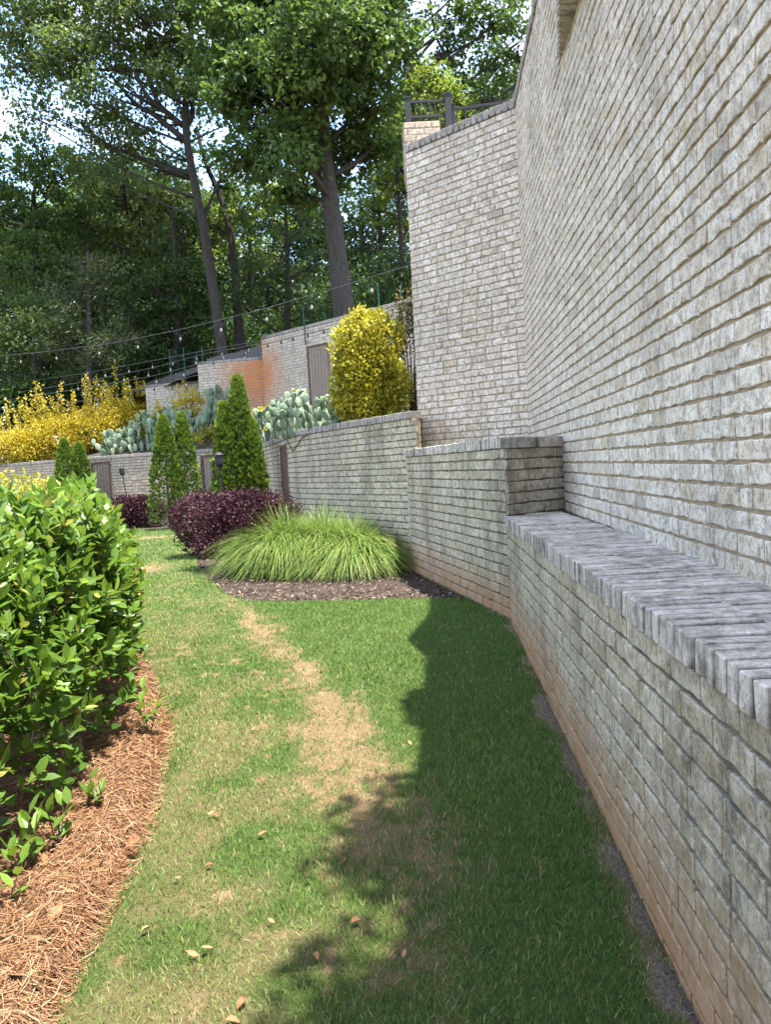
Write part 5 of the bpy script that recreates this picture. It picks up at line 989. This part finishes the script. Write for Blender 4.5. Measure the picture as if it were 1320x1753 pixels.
for f in np.linspace(0.05, 0.75, 7):
    for i_ in (0, 1): p0 = sp_[i_][0]*(1-f)+sp_[i_][1]*f; p1 = sp_[i_+1][0]*(1-f)+sp_[i_+1][1]*f+np.array([0, 0, -0.1]); acc_p = np.array([p0, (p0+p1)/2+[0, 0, -0.03], p1]); tube(acc, acc_p, 0.006, 4)
tag(acc.obj('trellis_wire', M_IRON), 'thin horizontal wires strung between the green stakes', 'wire')

# string lights
k = NT('bulb_glass'); M_BULB = k.done(k.bsdf((0.30, 0.30, 0.27), 0.1, 0.5)); M_CABLE = plain_mat('black_cable', (0.02, 0.02, 0.02), 0.6, 0.3, 0.2, 20, 0); M_CABLE_LIT = plain_mat('cable_painted_sunlit', (0.10, 0.10, 0.10), 0.6, 0.3, 0.2, 20, 0)  # strand cable: black cable with sunlight put into its lighter colour
bl = Acc(); prf = [(0.0, 0.018), (-0.03, 0.022), (-0.06, 0.036), (-0.10, 0.042), (-0.135, 0.032), (-0.155, 0.01)]; tube(bl, np.array([[0, 0, z] for z, _ in prf]), [r_ for _, r_ in prf], 8); BULB = bl.mesh('bulb', M_BULB, True)
sk = Acc(); tube(sk, np.array([[0, 0, 0.09], [0, 0, 0.06], [0, 0, 0.0]]), [0.012, 0.026, 0.026], 8); SOCK = sk.mesh('socket', M_CABLE, True)
def strand(label, pts, nb, sag=0.15, r_=0.010, drop=0.10):
    P = np.array([atd(x, y, d*1.2) for x, y, d in pts]); o = tag(empty('string_light', tuple(P[0])), label, 'string lights', 'string light strands'); s = np.r_[0, np.cumsum(np.linalg.norm(np.diff(P, axis=0), axis=1))]; u = np.linspace(0, s[-1], 60); W_ = np.stack([np.interp(u, s, P[:, q]) for q in range(3)], -1)
    for _ in range(3): W_[1:-1] = (W_[:-2]+2*W_[1:-1]+W_[2:])/4
    acc = Acc(); tube(acc, W_, r_, 5); acc.obj('cable', M_CABLE_LIT, o)
    for q in range(nb):
        f = (q+0.5+rng.normal(0, 0.06))/nb; p = np.array([np.interp(f*s[-1], u, W_[:, e]) for e in range(3)]); a = Acc(); tube(a, np.array([p, p-[0, 0, drop]]), 0.006, 4); hp = a.obj('drop_cord', M_CABLE, o)
        link('socket', SOCK, hp, Matrix.Translation(Vector(p-[0, 0, drop+0.06]))); link('bulb', BULB, hp, Matrix.Translation(Vector(p-[0, 0, drop+0.06])) @ Matrix.Scale(0.85, 4))
strand('highest string light strand crossing the woods from the tall wall', [(704, 453, 13.0), (620, 479, 14), (560, 497, 14.8), (440, 532, 17), (300, 566, 20), (190, 588, 22), (60, 604, 24), (-60, 614, 26)], 10, drop=0.16)
strand('string light strand hung along the upper brick wall coping', [(700, 515, 16.2), (640, 545, 16.8), (560, 563, 17.6), (500, 577, 18.4), (450, 590, 19.4)], 9, drop=0.05)
strand('uppermost of the strands fanning left from the upper wall', [(447, 583, 20.0), (345, 601, 21.5), (280, 614, 22.5), (150, 638, 24.5), (0, 660, 26.5), (-60, 667, 27)], 13)
strand('second of the strands fanning left from the upper wall', [(447, 588, 20.0), (345, 607, 21.2), (260, 630, 22.3), (130, 656, 24), (0, 676, 25.8), (-60, 684, 26.5)], 13)
strand('third of the strands fanning left from the upper wall', [(447, 592, 19.8), (345, 622, 20.8), (260, 644, 21.6), (120, 668, 23.5), (0, 686, 25), (-60, 694, 26)], 12)
strand('lowest of the strands fanning left above the golden shrubs', [(345, 640, 20.5), (220, 672, 22.5), (120, 690, 24), (0, 708, 25.5), (-60, 716, 26)], 8)

# board fence behind the step walls
M_FENCE = plain_mat('weathered_board', (0.12, 0.115, 0.11), 0.9, 0.2, 0.35, 6, 0.4, (4, 4, 0.5))
def board_fence(label, p0, p1, zb0, zb1, h, n):
    o = tag(empty('board_fence', (*p0, zb0)), label, 'fence', 'weathered board fences behind the upper walls'); p0 = np.array(p0, float); p1 = np.array(p1, float); v = (p1-p0)/n; L_ = np.linalg.norm(v); a = Acc(); box(a, (-(L_-0.012)/2, -0.01, 0), ((L_-0.012)/2, 0.01, 1), 0.5); me = a.mesh('plank', M_FENCE)
    for q in range(n):
        c_ = p0+v*(q+0.5); z = zb0+(zb1-zb0)*(q+0.5)/n; link('plank', me, o, fmat(frame(v, c_, z), (1, 1, h+rng.normal(0, 0.01))))
    a = Acc(); fr = frame(v, p0)
    for dz in (0.25, h-0.25): tube(a, np.array([[p0[0], p0[1]+0.03, zb0+dz], [p1[0], p1[1]+0.03, zb1+dz]]), 0.03, 4)
    a.obj('rail', M_FENCE, o)
a, b = atd(346, 655, 29.6), atd(232, 700, 33); board_fence('grey board fence behind the middle wall step', (a[0], a[1]), (b[0], b[1]), a[2]-0.6, b[2]-0.3, 1.25, 22)
a, b = atd(448, 615, 27.5), atd(355, 640, 28.5); board_fence('grey board fence behind the orange-stained wall step', (a[0], a[1]), (b[0], b[1]), a[2]-0.3, b[2]-0.2, 0.75, 16)
a, b = atd(238, 710, 33), atd(140, 730, 34); board_fence('grey board fence at the far left behind the golden shrubs', (a[0], a[1]), (b[0], b[1]), a[2]-0.3, b[2]-0.3, 1.0, 16)

# houses glimpsed through the woods
M_SIDE = plain_mat('pale_siding', (0.42, 0.40, 0.36), 0.8, 0.2, 0.15, 3, 0.2, (0.2, 0.2, 8)); M_TANS = plain_mat('tan_siding', (0.46, 0.36, 0.22), 0.8, 0.2, 0.15, 3, 0.2, (0.2, 0.2, 8)); M_ROOF = plain_mat('shingle_roof', (0.16, 0.14, 0.12), 0.9, 0.2, 0.3, 10, 0.4); M_WHITE = plain_mat('white_trim', (0.75, 0.74, 0.71), 0.6, 0.3, 0.05, 5, 0); M_GLASS = plain_mat('dark_pane', (0.05, 0.06, 0.07), 0.1, 0.6, 0.1, 3, 0); M_REDR = plain_mat('red_roof', (0.28, 0.07, 0.04), 0.8, 0.2, 0.25, 8, 0.2)
def house(label, cx_, cy_, zb, w, dp, hw_, hr, wall, roof, win=True):
    o = tag(empty('house', (cx_, cy_, zb)), label, 'house'); a = Acc(); x0, x1 = cx_-w/2, cx_+w/2; V = [[x0, cy_, zb], [x1, cy_, zb], [x1, cy_, zb+hw_], [cx_, cy_, zb+hw_+hr], [x0, cy_, zb+hw_]]; V += [[p[0], p[1]+dp, p[2]] for p in V]
    a.add(V, [[0, 1, 6, 5], [1, 2, 7, 6], [4, 0, 5, 9], [0, 1, 2, 4], [5, 9, 7, 6]], [[4, 2, 3], [9, 8, 7]]); a.obj('wall', wall, o); a = Acc(); e = 0.35; k_ = hr/(w/2)
    for s in (-1, 1):
        P0 = np.array([cx_, cy_-e, zb+hw_+hr+0.02]); P1 = np.array([cx_+s*(w/2+e), cy_-e, zb+hw_-k_*e+0.02]); q = np.array([P0, P1, P1+[0, dp+2*e, 0], P0+[0, dp+2*e, 0]]); q2 = q+np.array([0, 0, 0.18]); a.add(np.vstack([q, q2]), BQ)
    a.obj('roof', roof, o)
    if win:
        wn = Acc(); box(wn, (cx_-0.55, cy_-0.06, zb+hw_-0.5), (cx_+0.55, cy_-0.005, zb+hw_+0.75)); wo_ = wn.obj('window', M_WHITE, o); g_ = Acc()
        for i_ in range(4): box(g_, (cx_-0.45, cy_-0.075, zb+hw_-0.40+i_*0.28), (cx_+0.45, cy_-0.062, zb+hw_-0.40+i_*0.28+0.12))
        g_.obj('louvre', M_GLASS, wo_)
    return o
c = atd(530, 560, 48); house('pale gabled house with a louvred window glimpsed left of the oak trunk', c[0], c[1], c[2]-3.2, 4.2, 6, 3.0, 0.9, M_SIDE, M_ROOF)
c = atd(395, 596, 44); house('tan gabled house corner glimpsed behind the leaning trunk', c[0]+0.3, c[1], c[2]-2.6, 2.4, 5, 2.6, 0.7, M_TANS, M_ROOF, False)
c = atd(163, 690, 35); house('little red-roofed shed behind the golden shrubs', c[0]+0.2, c[1], c[2]-1.5, 1.8, 2.0, 1.35, 0.3, M_TANS, M_REDR, False)
